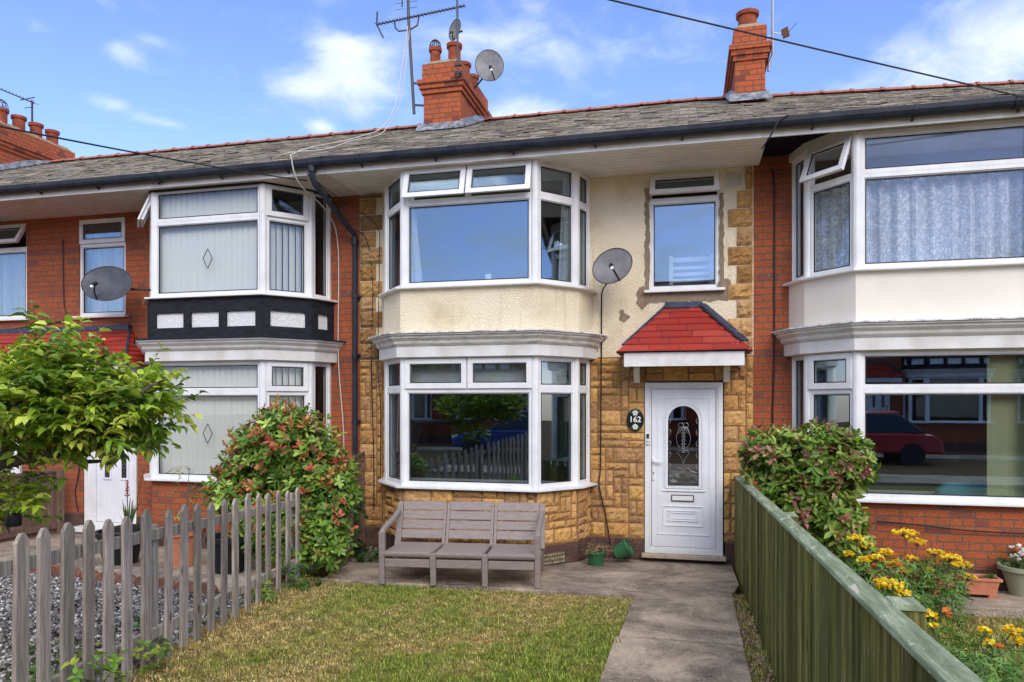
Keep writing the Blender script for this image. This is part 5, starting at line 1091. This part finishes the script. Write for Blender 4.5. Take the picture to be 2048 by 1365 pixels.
for k in range(3):
    a = -W2 + 2 * W2 * k / 3 + .034; b = -W2 + 2 * W2 * (k + 1) / 3 - .034
    for j in range(4):
        f0 = .18 + j * .215; f1 = f0 + .19; P = lambda f, dy: (.53 + .17 * f + dy, .28 + .465 * f)
        (ya, za), (yb, zb_) = P(f0, .008), P(f1, .008); mb = MB(); mb.hexa([(a, ya, za), (b, ya, za), (b, ya + .025, za), (a, ya + .025, za), (a, yb, zb_), (b, yb, zb_), (b, yb + .025, zb_), (a, yb + .025, zb_)]); mb.build('back_slat', mat, bn, bevel=.005)
    mb = MB(); mb.hexa([(a - .018, -.075, .285), (b + .018, -.075, .285), (b + .018, .56, .27), (a - .018, .56, .27), (a - .018, -.085, .345), (b + .018, -.085, .345), (b + .018, .56, .325), (a - .018, .56, .325)])
    sobj = mb.build('seat', mat, bn, bevel=.022)
    gm_ = MB()
    for j in range(1, 6): yy = -.05 + j * .10; gm_.box(a + .01, b - .01, yy, yy + .006, .336 - .003 * j, .3405 - .003 * j)
    gm_.build('seat_groove', 'bench_plastic', sobj)
    MB().box(a, b, -.066, -.03, .185, .268).build('front_rail', mat, bn, bevel=.006); MB().box(a, b, .53, .56, .185, .25).build('rear_rail', mat, bn)
for s_ in (-1, 1): MB().box(s_ * W2 - .014, s_ * W2 + .014, -.009, .56, .19, .262).build('side_rail', mat, bn, bevel=.005)

# ------------------------------------------------------------------ pots and planters
def pot(loc, r, h, mat, label, rim=1.12, taper=.72, group=None, tilt=0, name='plant_pot'):
    root = empty(name, loc, label, 'plant pot', group); root.rotation_euler = (0, R(tilt), 0)
    MB().lathe([(r * taper, 0), (r * (taper + (1 - taper) * .5), h * .5), (r * .98, h * .84), (r * rim, h * .86), (r * rim, h), (r * .97, h), (r * .93, h * .86), (.01, h * .85)], (0, 0, 0), 28).build('pot', mat, root, smooth=True)
    MB().lathe([(r * .93, h * .855), (.01, h * .875)], (0, 0, 0), 20).build('compost', 'soil', root); return root
pot((-1.03, -.50, gz(-.5)), .115, .17, 'plastic_green', 'small round green pot standing upright by the wall with dead stems', group=None)
pot((-.83, -.22, gz(-.2) + .10), .11, .20, 'plastic_green', 'small green pot tipped on its side near the door step', tilt=62)
pot((-6.39, -2.0, gz(-2.0)), .25, .38, 'pot_black', 'big black tub holding the red gladiolus behind the picket fence')
pot((-5.62, -1.9, gz(-1.9)), .21, .42, 'terracotta', 'large terracotta pot behind the picket fence')
pot((-4.88, -2.1, gz(-2.1)), .22, .40, 'pot_black', 'black tub between the terracotta pot and the left bush')
pot((-7.0, -1.2, gz(-1.2)), .18, .30, 'pot_black', 'black tub in front of the white leaded door')
pot((3.24, -1.0, gz(-1.0) + .02), .20, .29, 'pot_sage', 'sage green round pot with white flowers at the right edge', taper=.60)
for (x, y, lab) in ((2.63, -1.20, 'long terracotta trough on four feet, nearest the right edge'), (2.13, -.98, 'long terracotta trough half hidden behind the yellow flowers')):
    t = empty('planter_trough', (x, y, gz(y) + .02), lab, 'planter', 'terracotta troughs'); b = MB(); a, d_, h = .30, .10, .20
    def rr_(sx, sy, z): return [(-a * sx, -d_ * sy, z), (a * sx, -d_ * sy, z), (a * sx, d_ * sy, z), (-a * sx, d_ * sy, z)]
    rows = [rr_(.88, .8, .035), rr_(.97, .95, h - .03), rr_(1.04, 1.1, h - .03), rr_(1.04, 1.1, h), rr_(.95, .9, h), rr_(.9, .85, h - .04)]; P = [p for r_ in rows for p in r_]
    b.add(P, [(3, 2, 1, 0)] + [(4 * i + j, 4 * i + (j + 1) % 4, 4 * i + 4 + (j + 1) % 4, 4 * i + 4 + j) for i in range(5) for j in range(4)] + [(20, 21, 22, 23)]); b.build('trough', 'terracotta', t, bevel=.012)
    for sx in (-.8, .8): MB().hexa([(a * sx - .05, -.075, 0), (a * sx + .05, -.075, 0), (a * sx + .05, .075, 0), (a * sx - .05, .075, 0), (a * sx - .03, -.085, .045), (a * sx + .03, -.085, .045), (a * sx + .03, .085, .045), (a * sx - .03, .085, .045)]).build('foot', 'terracotta', t, bevel=.004)
    MB().box(-a * .9, a * .9, -d_ * .85, d_ * .85, h - .05, h - .025).build('compost', 'soil', t)
# edging tiles of the gravel bed
e0 = MB(); r_ = .13; K = [(-r_, -.1)] + [(-r_ * math.cos(math.pi * i / 8), .0 + .075 * math.sin(math.pi * i / 8)) for i in range(9)] + [(r_, -.1)]; n = len(K)
e0.add([(u, y, z) for y in (0, .05) for u, z in K], [tuple(range(n)), tuple(range(n, 2 * n))[::-1]] + [(i, n + i, n + (i + 1) % n, (i + 1) % n) for i in range(n)]); first = e0.build('edging_tile', 'edging_clay', bevel=.006)
for i in range(19):
    o = first if i == 0 else first.copy()
    if i: col.objects.link(o)
    x = -9.2 + i * .262; y = -2.27 - .147 * (x + 9.4) - .05; o.location = (x, y, gz(y) + .015); o.rotation_euler = (R(random.uniform(-12, 6)), 0, R(-8.5 + random.uniform(-4, 4))); tag(o, 'scalloped clay edging tile in the row between gravel and paving', 'edging tile', 'clay edging tiles along the gravel')

# ------------------------------------------------------------------ plants
LT = (np.array([(0, 0, 0), (.35, 0, -.01), (.7, 0, -.04), (1, 0, -.12), (.30, .13, .04), (.70, .175, .02), (.30, -.13, .04), (.70, -.175, .02)]), leaf_tpl()[1]); LR = leaf_tpl(.55, .30, .10)
GREEN = [(.12, .25, .03), (.19, .34, .045), (.26, .42, .06), (.09, .19, .025), (.35, .48, .10)]
RED = [(.58, .17, .08), (.62, .28, .10), (.48, .24, .07), (.60, .38, .14), (.60, .10, .09)]
OLIVE = [(.26, .26, .06), (.33, .28, .08), (.36, .22, .09), (.18, .23, .05)]
def rosettes(P, D, n, ln, cols, tpl=LT, spread=(50, 85), jit=.25):
    """P (N,3) points, D (N,3) axis, n leaves each"""
    N = len(P); f = frames(D); k = np.arange(n)[None, :] * 2.399 + rng.uniform(0, 6.28, (N, 1)); th = np.radians(rng.uniform(*spread, (N, n))); l = ln[:, None] * rng.uniform(.7, 1.15, (N, n))
    d = f[:, None, :, 0] * np.cos(th)[..., None] + (f[:, None, :, 1] * np.cos(k)[..., None] + f[:, None, :, 2] * np.sin(k)[..., None]) * np.sin(th)[..., None]
    d += rng.normal(0, jit * .3, d.shape); d = d.reshape(-1, 3); m_ = np.zeros((N * n, 3, 3)); X = d / np.linalg.norm(d, axis=1, keepdims=True)
    A = np.repeat(f[:, :, 0], n, 0); S = np.cross(A, X); S /= np.linalg.norm(S, axis=1, keepdims=True) + 1e-9; Z = np.cross(X, S); m_ = np.stack([X, S, Z], 2) * l.reshape(-1, 1, 1)
    pos = np.repeat(P, n, 0) + A * np.repeat(ln, n)[:, None] * rng.uniform(-.75, .15, (N * n, 1)); C = np.repeat(cols, n, 0) * rng.uniform(.75, 1.25, (N * n, 1)); return inst(tpl[0], tpl[1], pos, m_, C)
def bush(name, loc, ells, N, label, lam, redp, base, nst=14, cat='shrub', hi=GREEN, upred=.3):
    LT = (globals()['LT'][0] * np.array([1, 1.05, 1]), globals()['LT'][1]); root = empty(name, (loc[0], loc[1], gz(loc[1]) - .03), label, cat); O = np.array(root.location); w_ = np.array([e[3] * e[4] * e[5] for e in ells]) ** (2 / 3.); w_ /= w_.sum(); P = []; D = []
    idx = rng.choice(len(ells), N, p=w_)
    for i in idx:
        cx, cy, cz, rx, ry, rz = ells[i]; v = rng.normal(size=3); v /= np.linalg.norm(v); r_ = rng.uniform(.30, 1.06) ** .45 if rng.random() > .04 else rng.uniform(1.0, 1.14); P.append((cx + v[0] * rx * r_, cy + v[1] * ry * r_, cz + v[2] * rz * r_)); D.append(v / np.array([rx, ry, rz]) * .3 + np.array([0, 0, .55]) + rng.normal(0, .25, 3))
    P = np.array(P); D = np.array(D); D /= np.linalg.norm(D, axis=1, keepdims=True); zt = (P[:, 2] - P[:, 2].min()) / (np.ptp(P[:, 2]))
    c = pal(N, hi, .2); red = rng.random(N) < redp * (.35 + upred * 2 * zt); k = red.sum(); c[red] = pal(k, base, .2); olive = (rng.random(N) < .10) & ~red; c[olive] = pal(olive.sum(), OLIVE, .2)
    ln = rng.uniform(.7, 1.2, N) * lam; parts = [rosettes(P - O, D, 6, ln, c, LT, (40, 80), .5)]
    kk = np.where(red)[0]; parts.append(rosettes(P[kk] - O + D[kk] * .03, D[kk], 4, ln[kk] * .75, pal(len(kk), base), LT, (10, 35)))
    np_mesh('foliage', parts, 'leaf', root)
    st = MB(); rd_ = random.Random(len(name))
    for i in range(nst):
        e = rd_.choice(ells); a = Vector((rd_.uniform(-.18, .18), rd_.uniform(-.12, .12), 0)); b = Vector((e[0] - O[0] + rd_.uniform(-.5, .5) * e[3], e[1] - O[1] + rd_.uniform(-.5, .5) * e[4], e[2] - O[2] + rd_.uniform(-.2, .6) * e[5])); mid = a.lerp(b, .5) + Vector((rd_.uniform(-.06, .06), rd_.uniform(-.06, .06), .05)); st.tube([a, a.lerp(mid, .5), mid, mid.lerp(b, .6), b], .016, 6, .004)
    st.build('stems', 'bark', root, smooth=True); return root
bush('bush', (-4.45, -1.9, 0), [(-4.75, -1.65, 1.25, .48, .42, .50), (-4.30, -1.7, 1.42, .50, .42, .48), (-3.98, -1.75, 1.05, .34, .34, .42), (-5.02, -1.85, .95, .26, .3, .35), (-4.20, -2.0, .62, .34, .30, .45), (-4.08, -2.05, .38, .26, .24, .28), (-4.55, -1.9, .60, .40, .32, .38), (-3.84, -1.70, 1.18, .24, .28, .30), (-4.45, -1.75, 1.55, .40, .35, .38), (-3.95, -1.95, .75, .26, .26, .36), (-3.74, -1.98, .55, .24, .24, .42), (-3.66, -1.85, .98, .18, .22, .24)], 3000,
     'large dense bush with red and orange young leaves between left bay and bench', .100, .22, RED)
bush('bush', (1.24, -1.45, 0), [(.90, -1.45, 1.40, .34, .32, .32), (1.28, -1.5, 1.46, .36, .34, .30), (1.56, -1.5, 1.36, .22, .28, .32), (1.12, -1.5, 1.12, .40, .34, .26), (1.40, -1.7, .84, .24, .24, .26), (1.46, -1.8, .62, .22, .2, .20), (1.08, -1.6, .88, .24, .2, .24), (1.30, -1.6, .62, .26, .2, .24)], 1700,
     'olive green bush with pinkish young leaves behind the green fence', .105, .12, [(.42, .20, .16), (.40, .12, .12), (.46, .28, .17), (.34, .22, .12)], 12, hi=[(.17, .28, .04), (.25, .37, .055), (.12, .23, .03), (.34, .42, .09)])
# tree at the left: trunk stands out of the frame, limbs reach in over the picket fence
tr_ = empty('tree', (-5.35, -5.95, gz(-5.95) - .05), 'green leafed tree reaching in from the left edge over the picket fence', 'tree'); O = np.array(tr_.location); limbs = []
tb = MB(); tb.tube([(0, 0, 0), (.02, .0, .5), (.10, .05, 1.0), (.20, .08, 1.35)], .10, 12, .075); tb.build('trunk', 'bark', tr_, smooth=True)
def limb(pts, r0, r1):
    P = [Vector(p) - Vector(O) for p in pts]; Q = []
    for i in range(len(P) - 1):
        for k in range(5): t = k / 5; Q.append(P[i].lerp(P[i + 1], t) + Vector((rr.uniform(-.006, .006), rr.uniform(-.006, .006), rr.uniform(-.006, .006))))
    Q.append(P[-1]); limbs.append((Q, r0, r1)); MB().tube(Q, r0, 8, r1).build('branch', 'bark', tr_, smooth=True)
limb([(-5.17, -5.87, 1.55), (-4.6, -5.75, 1.58), (-4.0, -5.62, 1.59), (-3.62, -5.58, 1.66), (-3.35, -5.5, 1.74), (-3.08, -5.42, 1.86)], .055, .012)
limb([(-3.62, -5.58, 1.66), (-3.45, -5.5, 1.62), (-3.30, -5.45, 1.60)], .02, .007); limb([(-3.9, -5.62, 1.6), (-3.75, -5.7, 1.9), (-3.6, -5.7, 2.1), (-3.50, -5.68, 2.32)], .028, .006)
limb([(-4.4, -5.7, 1.58), (-4.2, -5.5, 1.95), (-3.85, -5.4, 2.2), (-3.5, -5.3, 2.3)], .03, .008); limb([(-3.4, -5.55, 1.7), (-3.1, -5.55, 1.95), (-3.0, -5.5, 2.05), (-2.92, -5.45, 2.1)], .02, .006)
limb([(-4.4, -5.72, 1.58), (-4.1, -5.7, 1.45), (-3.9, -5.68, 1.40), (-3.75, -5.66, 1.36)], .02, .006); limb([(-4.6, -5.75, 1.58), (-4.5, -5.9, 2.0), (-4.2, -6.0, 2.3)], .03, .008)
crown = [(-3.50, -5.55, 1.97, .34, .40, .25), (-3.72, -5.6, 1.97, .42, .45, .24), (-4.15, -5.6, 1.88, .45, .45, .22), (-3.24, -5.45, 1.93, .26, .30, .22), (-3.38, -5.5, 1.81, .32, .3, .12), (-3.50, -5.65, 2.26, .11, .16, .13), (-4.02, -5.65, 1.42, .26, .26, .13), (-3.83, -5.62, 1.36, .10, .14, .09), (-3.08, -5.42, 1.98, .14, .18, .10)]
N = 1000; wts = np.array([e[3] * e[4] * e[5] for e in crown]) ** .8; wts /= wts.sum(); P = []; D = []
for i in rng.choice(len(crown), N, p=wts):
    cx, cy, cz, rx, ry, rz = crown[i]; v = rng.normal(size=3); v /= np.linalg.norm(v); q = rng.uniform(.1, 1) ** .5; P.append((cx + v[0] * rx * q, cy + v[1] * ry * q, cz + v[2] * rz * q)); D.append(np.array([.35, 0, .25]) + v * .55 + rng.normal(0, .2, 3))
P = np.array(P); D = np.array(D); D /= np.linalg.norm(D, axis=1, keepdims=True); TL = []; nl = 8; tl0 = rng.uniform(.10, .24, N)
tw = MB()
for i in range(N):
    a = Vector(P[i] - O); b = a + Vector(D[i]) * tl0[i]
    if i % 2 == 0: tw.tube([a - Vector(D[i]) * .06, a, b], .0022, 4, .001, cap=False)
tw.build('twigs', 'bark', tr_)
pos = []; dr = []; cl = []; base = pal(N, [(.20, .32, .03), (.30, .43, .04), (.42, .54, .055), (.13, .24, .025), (.52, .58, .09)], .2); side = np.cross(D, [0, 0, 1.]); side /= np.linalg.norm(side, axis=1, keepdims=True)
for j in range(nl):
    t = (j + .5) / nl; s_ = 1 if j % 2 else -1; pos.append(P + D * (tl0 * t)[:, None]); dr.append(D * .55 + side * s_ * rng.uniform(.5, .95, (N, 1)) + rng.normal(0, .18, (N, 3)) + np.array([0, 0, -.22])); cl.append(base * rng.uniform(.75, 1.25, (N, 1)))
pos = np.concatenate(pos); dr = np.concatenate(dr); cl = np.concatenate(cl); M3 = frames(dr, rng.normal(0, .45, len(dr))) * rng.uniform(.034, .086, (len(dr), 1, 1)); kk = rng.integers(0, 3, len(dr))
np_mesh('foliage', [inst(*leaf_tpl(*a_), (pos - O)[kk == q_], M3[kk == q_], cl[kk == q_]) for q_, a_ in enumerate(((.56, .22, .10), (.50, .45, .16), (.46, .10, .20)))], 'leaf', tr_)
# dark glass lantern hanging in the tree
ln_ = empty('hanging_lantern', (-3.83, -5.62, 1.235), 'small dark jar lantern hanging below the leaves at the left edge', 'lantern')
MB().lathe([(.036, 0), (.042, .012), (.040, .06), (.030, .085), (.026, .095), (.026, .11)], (0, 0, 0), 18).build('jar', 'pot_black', ln_, smooth=True); MB().tube([(0, 0, .108), (.0, 0, .20)], .002, 5).build('hook', 'metal_dark', ln_)

def strap_plant(loc, n, h, w_, cols, label, cat='plant', lean=.5, name='strap_plant', parent_extra=None):
    root = empty(name, loc, label, cat); V = []; F = []; mb = MB()
    for i in range(n):
        a = rng.uniform(0, 6.28); l = h * rng.uniform(.6, 1.1); ln2 = rng.uniform(.1, lean); pts = []; K = 7
        for k in range(K):
            t = k / (K - 1); r_ = l * ln2 * t ** 1.8; z = l * t * (1 - .25 * ln2 * t); wv = w_ * (1 - t ** 2.2) * .5 + .001; dx, dy = math.cos(a), math.sin(a); c = (.02 * dx + r_ * dx, .02 * dy + r_ * dy, z)
            pts += [(c[0] - dy * wv, c[1] + dx * wv, c[2]), (c[0], c[1], c[2] - wv * .4), (c[0] + dy * wv, c[1] - dx * wv, c[2])]
        mb.cc = tuple(pal(1, cols)[0]); mb.add(pts, [(3 * k + q, 3 * k + q + 1, 3 * k + q + 4, 3 * k + q + 3) for k in range(K - 1) for q in (0, 1)])
    mb.build('leaves', 'leaf', root); return root
gl = strap_plant((-6.30, -2.0, gz(-2) + .33), 13, .42, .03, [(.05, .11, .03), (.08, .15, .03)], 'gladiolus with one red flower spike in the black tub', 'flowering plant', .35, 'gladiolus')
fm = MB(); fm.cc = (.55, .01, .02)
for k in range(7):
    z = .44 + k * .028; a = k * 2.2
    for q in range(4): b = a + q * 1.57; r_ = .03 * (1 - k * .06); fm.add([(0, 0, z), (r_ * math.cos(b - .5), r_ * math.sin(b - .5), z + .022), (r_ * 1.35 * math.cos(b), r_ * 1.35 * math.sin(b), z + .03), (r_ * math.cos(b + .5), r_ * math.sin(b + .5), z + .022)], [(0, 1, 2, 3)])
fm.build('flower', 'leaf', gl); MB().tube([(0, 0, 0), (0, 0, .62)], .006, 5).build('stalk', 'bark', gl)
strap_plant((-6.98, -1.2, gz(-1.2) + .25), 10, .40, .025, [(.06, .12, .04), (.10, .14, .05)], 'spiky dark leaved plant in the tub by the leaded door', 'plant', .5, 'spiky_plant')
st_ = MB().tube([(-6.62, -1.5, .35), (-6.60, -1.5, .8), (-6.50, -1.5, 1.15)], .005, 5).build('garden_cane', 'brown_fabric'); tag(st_, 'thin tall bare cane in front of the leaded door', 'cane')
def leafy(loc, N, r_, h, ln, cols, label, cat='plant', name='leafy_plant', stems=6, tpl=None, droop=0, droot=None, mat='leaf'):
    root = empty(name, loc, label, cat); a = rng.uniform(0, 6.28, N); q = rng.uniform(0, 1, N) ** .5; z = rng.uniform(0, 1, N); P = np.c_[np.cos(a) * q * r_, np.sin(a) * q * r_, z * h - droop * q * q]
    D = np.c_[np.cos(a) * .5, np.sin(a) * .5, np.full(N, .8)] + rng.normal(0, .3, (N, 3)); np_mesh('foliage', [rosettes(P, D, 5, rng.uniform(.7, 1.2, N) * ln, pal(N, cols, .2), tpl or LR)], mat, root)
    st = MB()
    for i in range(stems): k = int(rng.integers(0, N)); p = Vector(P[k]); st.tube([(p.x * .2, p.y * .2, -.02 if not droop else 0), (p.x * .6, p.y * .6, p.z * .6), p], .004, 5)
    st.build('stems', 'bark', root); return root
leafy((-5.62, -1.9, gz(-1.9) + .36), 26, .18, .75, .085, [(.20, .20, .04), (.30, .24, .05), (.12, .16, .03)], 'thin yellowing bamboo-like plant in the terracotta pot', 'plant', 'bamboo', 9, leaf_tpl(.2, .3, .05))
leafy((-4.12, -.75, .02), 110, .22, .75, .06, [(.03, .09, .02), (.05, .13, .03), (.10, .19, .04)], 'ivy climbing over the lattice and the wall corner', 'climber', 'ivy', 12)
leafy((-3.75, -.9, .04), 90, .30, .12, .05, [(.03, .08, .02), (.05, .12, .03)], 'low dark green ground ivy at the left end of the paving', 'plant', 'ground_ivy', 4)
leafy((-3.80, -2.45, .06), 60, .22, .30, .05, [(.06, .14, .025), (.10, .20, .03), (.05, .10, .02)], 'green weeds at the foot of the left bush by the last picket', 'weed', 'weed', 5)
leafy((-3.78, -3.1, .09), 22, .12, .26, .055, [(.45, .45, .03), (.30, .36, .04), (.16, .26, .04)], 'yellow leaved weed in front of the pickets near the bush', 'weed', 'weed', 5)
leafy((-3.55, -5.05, .18), 46, .28, .26, .05, [(.10, .20, .03), (.16, .26, .04), (.30, .36, .05)], 'bramble with bright green leaves at the front of the picket fence', 'weed', 'bramble', 6)
leafy((-3.22, -5.80, .22), 60, .26, .34, .055, [(.14, .28, .03), (.22, .36, .04), (.36, .44, .06)], 'bright green bramble in the bottom left corner against the nearest pickets', 'weed', 'bramble', 8)
leafy((-3.85, -5.35, .2), 40, .22, .22, .05, [(.07, .15, .03), (.11, .20, .03)], 'bramble low at the left edge among the nearest pickets', 'weed', 'bramble', 6)
leafy((-4.15, -4.3, .13), 50, .25, .16, .045, [(.05, .12, .03), (.08, .16, .03)], 'low green weeds growing through the gravel behind the pickets', 'weed', 'weed', 4)
leafy((-1.03, -.50, gz(-.5) + .13), 36, .12, .12, .09, [(.34, .22, .11), (.26, .15, .08), (.42, .30, .17)], 'dry brown dead stems in the upright green pot', 'dead plant', 'dead_plant', 9, leaf_tpl(.06, .35, .02), mat='matt_col')
leafy((-.93, -.30, .05), 30, .08, .34, .05, [(.16, .075, .045), (.22, .10, .06)], 'withered brown stalk between the two green pots', 'dead plant', 'dead_plant', 6, leaf_tpl(.12, .4, .03), mat='matt_col')
leafy((2.42, -1.15, gz(-1.15) + .20), 150, .26, .22, .038, [(.06, .14, .02), (.10, .20, .03), (.05, .10, .02)], 'bushy green trailing plant spilling from the terracotta trough', 'plant', 'trailing_plant', 8, None, .22)
leafy((2.85, -1.2, gz(-1.2) + .20), 12, .08, .06, .035, [(.16, .22, .04), (.10, .16, .03)], 'tiny seedling at the right end of the terracotta trough', 'plant', 'seedling', 3)
wf = leafy((3.24, -1.0, gz(-1) + .29), 90, .22, .15, .038, [(.06, .13, .03), (.10, .18, .04)], 'white flowered bedding plant in the sage green pot', 'flowering plant', 'bedding_plant', 5)
def blossoms(root, pts, r_, cols, petals=5, name='flowers', nrm=(0, -.4, .9)):
    N = len(pts); D = np.tile(np.array(nrm, float), (N, 1)) + rng.normal(0, .35, (N, 3)); return np_mesh(name, [rosettes(np.array(pts, float), D, petals, rng.uniform(.8, 1.2, N) * r_, pal(N, cols, .12), leaf_tpl(.85, .1, .04), (62, 88), .1)], 'leaf', root)
blossoms(wf, [(rng.normal(0, .10), rng.normal(-.05, .09), .10 + rng.uniform(0, .12)) for _ in range(26)], .028, [(.85, .85, .80)])
def marigold(loc, heads, N, r_, h, label, orange=()):
    root = leafy(loc, int(N * 2.2), r_ * 1.1, h, .055, [(.09, .20, .035), (.13, .27, .05), (.18, .32, .07)], label, 'flowering plant', 'marigold', 0, leaf_tpl(.22, .25, .04)); st = MB(); heads = [(x * .85, y, z * .93, rx * 1.02, int(n * 1.5)) for x, y, z, rx, n in heads]
    P = []; Q = []
    for (x, y, z, rx, n) in heads:
        st.tube([(x * .3, y * .3, 0), (x * .7, y * .7, z * .6), (x, y, z - .02)], .004, 5)
        for i in range(n): a = rng.uniform(0, 6.28); q = rng.uniform(0, 1) ** .5; dz = rng.uniform(-.012, .012) + .02 * (1 - q * q); P.append((x + math.cos(a) * q * rx, y + math.sin(a) * q * rx * .8, z + dz)); st.tube([(x, y, z - .04), P[-1]], .002, 4) if i % 2 else None
    st.build('stalks', 'bark', root); blossoms(root, P, .019, [(.85, .60, .01), (.88, .68, .03), (.80, .48, .01)], 7, 'yellow_flowers')
    if orange: blossoms(root, orange, .032, [(.72, .14, .01), (.75, .20, .01)], 8, 'orange_flowers')
    return root
marigold((1.60, -2.1, .06), [(-.14, 0, .74, .07, 26), (-.02, .1, .66, .06, 20), (-.22, -.05, .60, .045, 12), (.02, -.1, .58, .07, 22), (.16, .05, .61, .06, 20), (-.10, -.12, .56, .05, 14), (.20, -.05, .52, .05, 14)], 190, .30, .52, 'yellow marigold clump nearest the olive green bush', [(-.02, -.2, .50), (.06, -.16, .56), (.2, -.1, .5)])
marigold((1.92, -1.95, .06), [(.0, 0, .78, .11, 44), (.12, .02, .70, .07, 22), (.02, -.12, .56, .05, 14), (-.06, -.16, .46, .05, 14), (-.12, -.1, .52, .04, 12)], 130, .24, .50, 'tallest yellow marigold in front of the brick wall', [(-.1, -.1, .55)])
marigold((1.62, -2.75, .09), [(-.05, 0, .46, .11, 44), (.06, -.05, .40, .06, 18), (-.10, -.03, .44, .05, 12)], 120, .24, .38, 'low yellow marigold clump just above the fence post')
marigold((2.24, -1.90, .06), [(-.08, 0, .60, .07, 22), (.06, 0, .56, .10, 36), (.16, -.04, .50, .09, 30), (.20, -.08, .40, .07, 20), (-.16, -.08, .44, .05, 14)], 120, .22, .44, 'yellow marigold clump beside the terracotta troughs')
marigold((1.75, -3.7, .12), [(-.20, .0, .45, .055, 18), (-.17, -.03, .38, .03, 8), (.20, 0, .36, .04, 10), (.40, .04, .36, .055, 16), (.42, 0, .31, .035, 10), (.22, -.02, .29, .03, 8)], 330, .48, .26, 'marigold with sparse yellow heads at the bottom right corner', [(-.06, 0, .46), (-.05, -.02, .44), (.24, -.03, .26)])
leafy((1.35, -1.95, .06), 120, .28, .40, .045, [(.10, .20, .03), (.16, .26, .04), (.07, .15, .02)], 'fresh green leafy plant between fence and marigolds', 'plant', 'leafy_plant', 5)

# ------------------------------------------------------------------ the far side of the street (seen in the window reflections)
def clone(src, loc, rz, label, group):
    r_ = src.copy(); col.objects.link(r_); r_.location = loc; r_.rotation_euler = (0, 0, rz); tag(r_, label, None, group)
    def rec(o, p):
        for c in o.children:
            if c.name.startswith('chimney'): continue
            q = c.copy(); col.objects.link(q); q.parent = p; rec(c, q)
    rec(src, r_); return r_
ZO = zr_ - .05
for k_, (src, x_o, lab) in enumerate(((left, -5.47, 'brick terraced house across the street, mirrored in the middle bay window'), (farl, -3.87, 'brick terraced house across the street, its door beside that of the mirrored one'),
        (left, 4.79, 'brick terraced house across the street, behind the parked red car'), (farl, 6.39, 'brick terraced house across the street, mirrored in the right bay window'), (farl, -14.13, 'brick terraced house across the street, at the left end of its row'), (left, 15.05, 'brick terraced house across the street, at the right end of its row'))):
    clone(src, (x_o, -20.6, ZO), math.pi, lab, 'houses across the street')
clone(left, (6.73, 0, 0), 0, 'red brick terraced house beyond the right edge, next to the lace curtained one', 'houses of the terrace beyond the frame')
def car(loc, rz, mat, label):
    r_ = empty('parked_car', loc, label, 'car', 'cars parked along the kerb'); r_.rotation_euler = (0, 0, rz)
    body = [(-2.0, .35), (-1.95, .62), (-1.5, .80), (-.75, .88), (.95, .90), (1.75, .86), (2.0, .70), (2.05, .35)]; roof = [(-.85, .88), (-.25, 1.36), (.2, 1.44), (1.0, 1.40), (1.65, .90)]
    b = MB(); n = len(body)
    def ext(P, w0, w1, z0, z1): return [(x, s_ * (w0 + (w1 - w0) * (z - z0) / (z1 - z0)), z) for s_ in (-1, 1) for x, z in P]
    b.add(ext(body, .88, .84, .35, .9), [tuple(range(n))[::-1], tuple(range(n, 2 * n))] + [(i, (i + 1) % n, n + (i + 1) % n, n + i) for i in range(n)]); b.build('body', mat, r_, bevel=.06)
    g = MB(); n = len(roof); g.add(ext(roof, .80, .60, .88, 1.44), [tuple(range(n))[::-1], tuple(range(n, 2 * n))] + [(i, (i + 1) % n, n + (i + 1) % n, n + i) for i in range(n)]); g.build('windows', 'car_glass', r_, bevel=.04)
    t = MB(); t.hexa([(-.25, -.64, 1.36), (1.05, -.62, 1.40), (1.05, .62, 1.40), (-.25, .64, 1.36), (-.15, -.56, 1.45), (.95, -.56, 1.47), (.95, .56, 1.47), (-.15, .56, 1.45)]); t.build('roof', mat, r_, bevel=.03)
    for x in (-1.3, 1.25):
        for y in (-.80, .80):
            w_ = MB().lathe([(.2, -.1), (.31, -.1), (.31, .1), (.2, .1)], (0, 0, 0), 24).build('wheel', 'black_rubber', r_); w_.rotation_euler = (R(90), 0, 0); w_.location = (x, y, .31); MB().lathe([(.19, -.09), (.19, .09)], (0, 0, 0), 16).build('rim', 'metal_grey', w_)
    for y in (-.6, .6): MB().box(-2.0, -1.9, y - .15, y + .15, .60, .72).build('headlight', 'plastic_white', r_); MB().box(1.92, 2.04, y - .15, y + .15, .62, .76).build('tail_light', 'car_red', r_)
car((4.6, -14.3, zr_ - .13), 0, 'car_red', 'red hatchback parked across the street, mirrored in the right window'); car((-5.0, -14.3, zr_ - .13), 0, 'car_blue', 'blue hatchback parked across the street')
bt = empty('tree', (-10.4, -17.2, zr_), 'street tree across the road, mirrored in the middle bay window', 'tree'); MB().tube([(0, 0, 0), (.05, 0, 1.2), (0, .05, 2.2), (.1, 0, 3.4)], .14, 10, .06).build('trunk', 'bark', bt, smooth=True)
N = 700; v = rng.normal(size=(N, 3)); v /= np.linalg.norm(v, axis=1, keepdims=True); P = v * np.array([1.7, 1.5, 1.5]) * rng.uniform(.4, 1.05, (N, 1)) + np.array([0, 0, 3.6]) + .3 * np.sin(v * 9); np_mesh('crown', [rosettes(P, v + [0, 0, .4], 7, rng.uniform(.2, .32, N), pal(N, GREEN), LR)], 'leaf', bt)
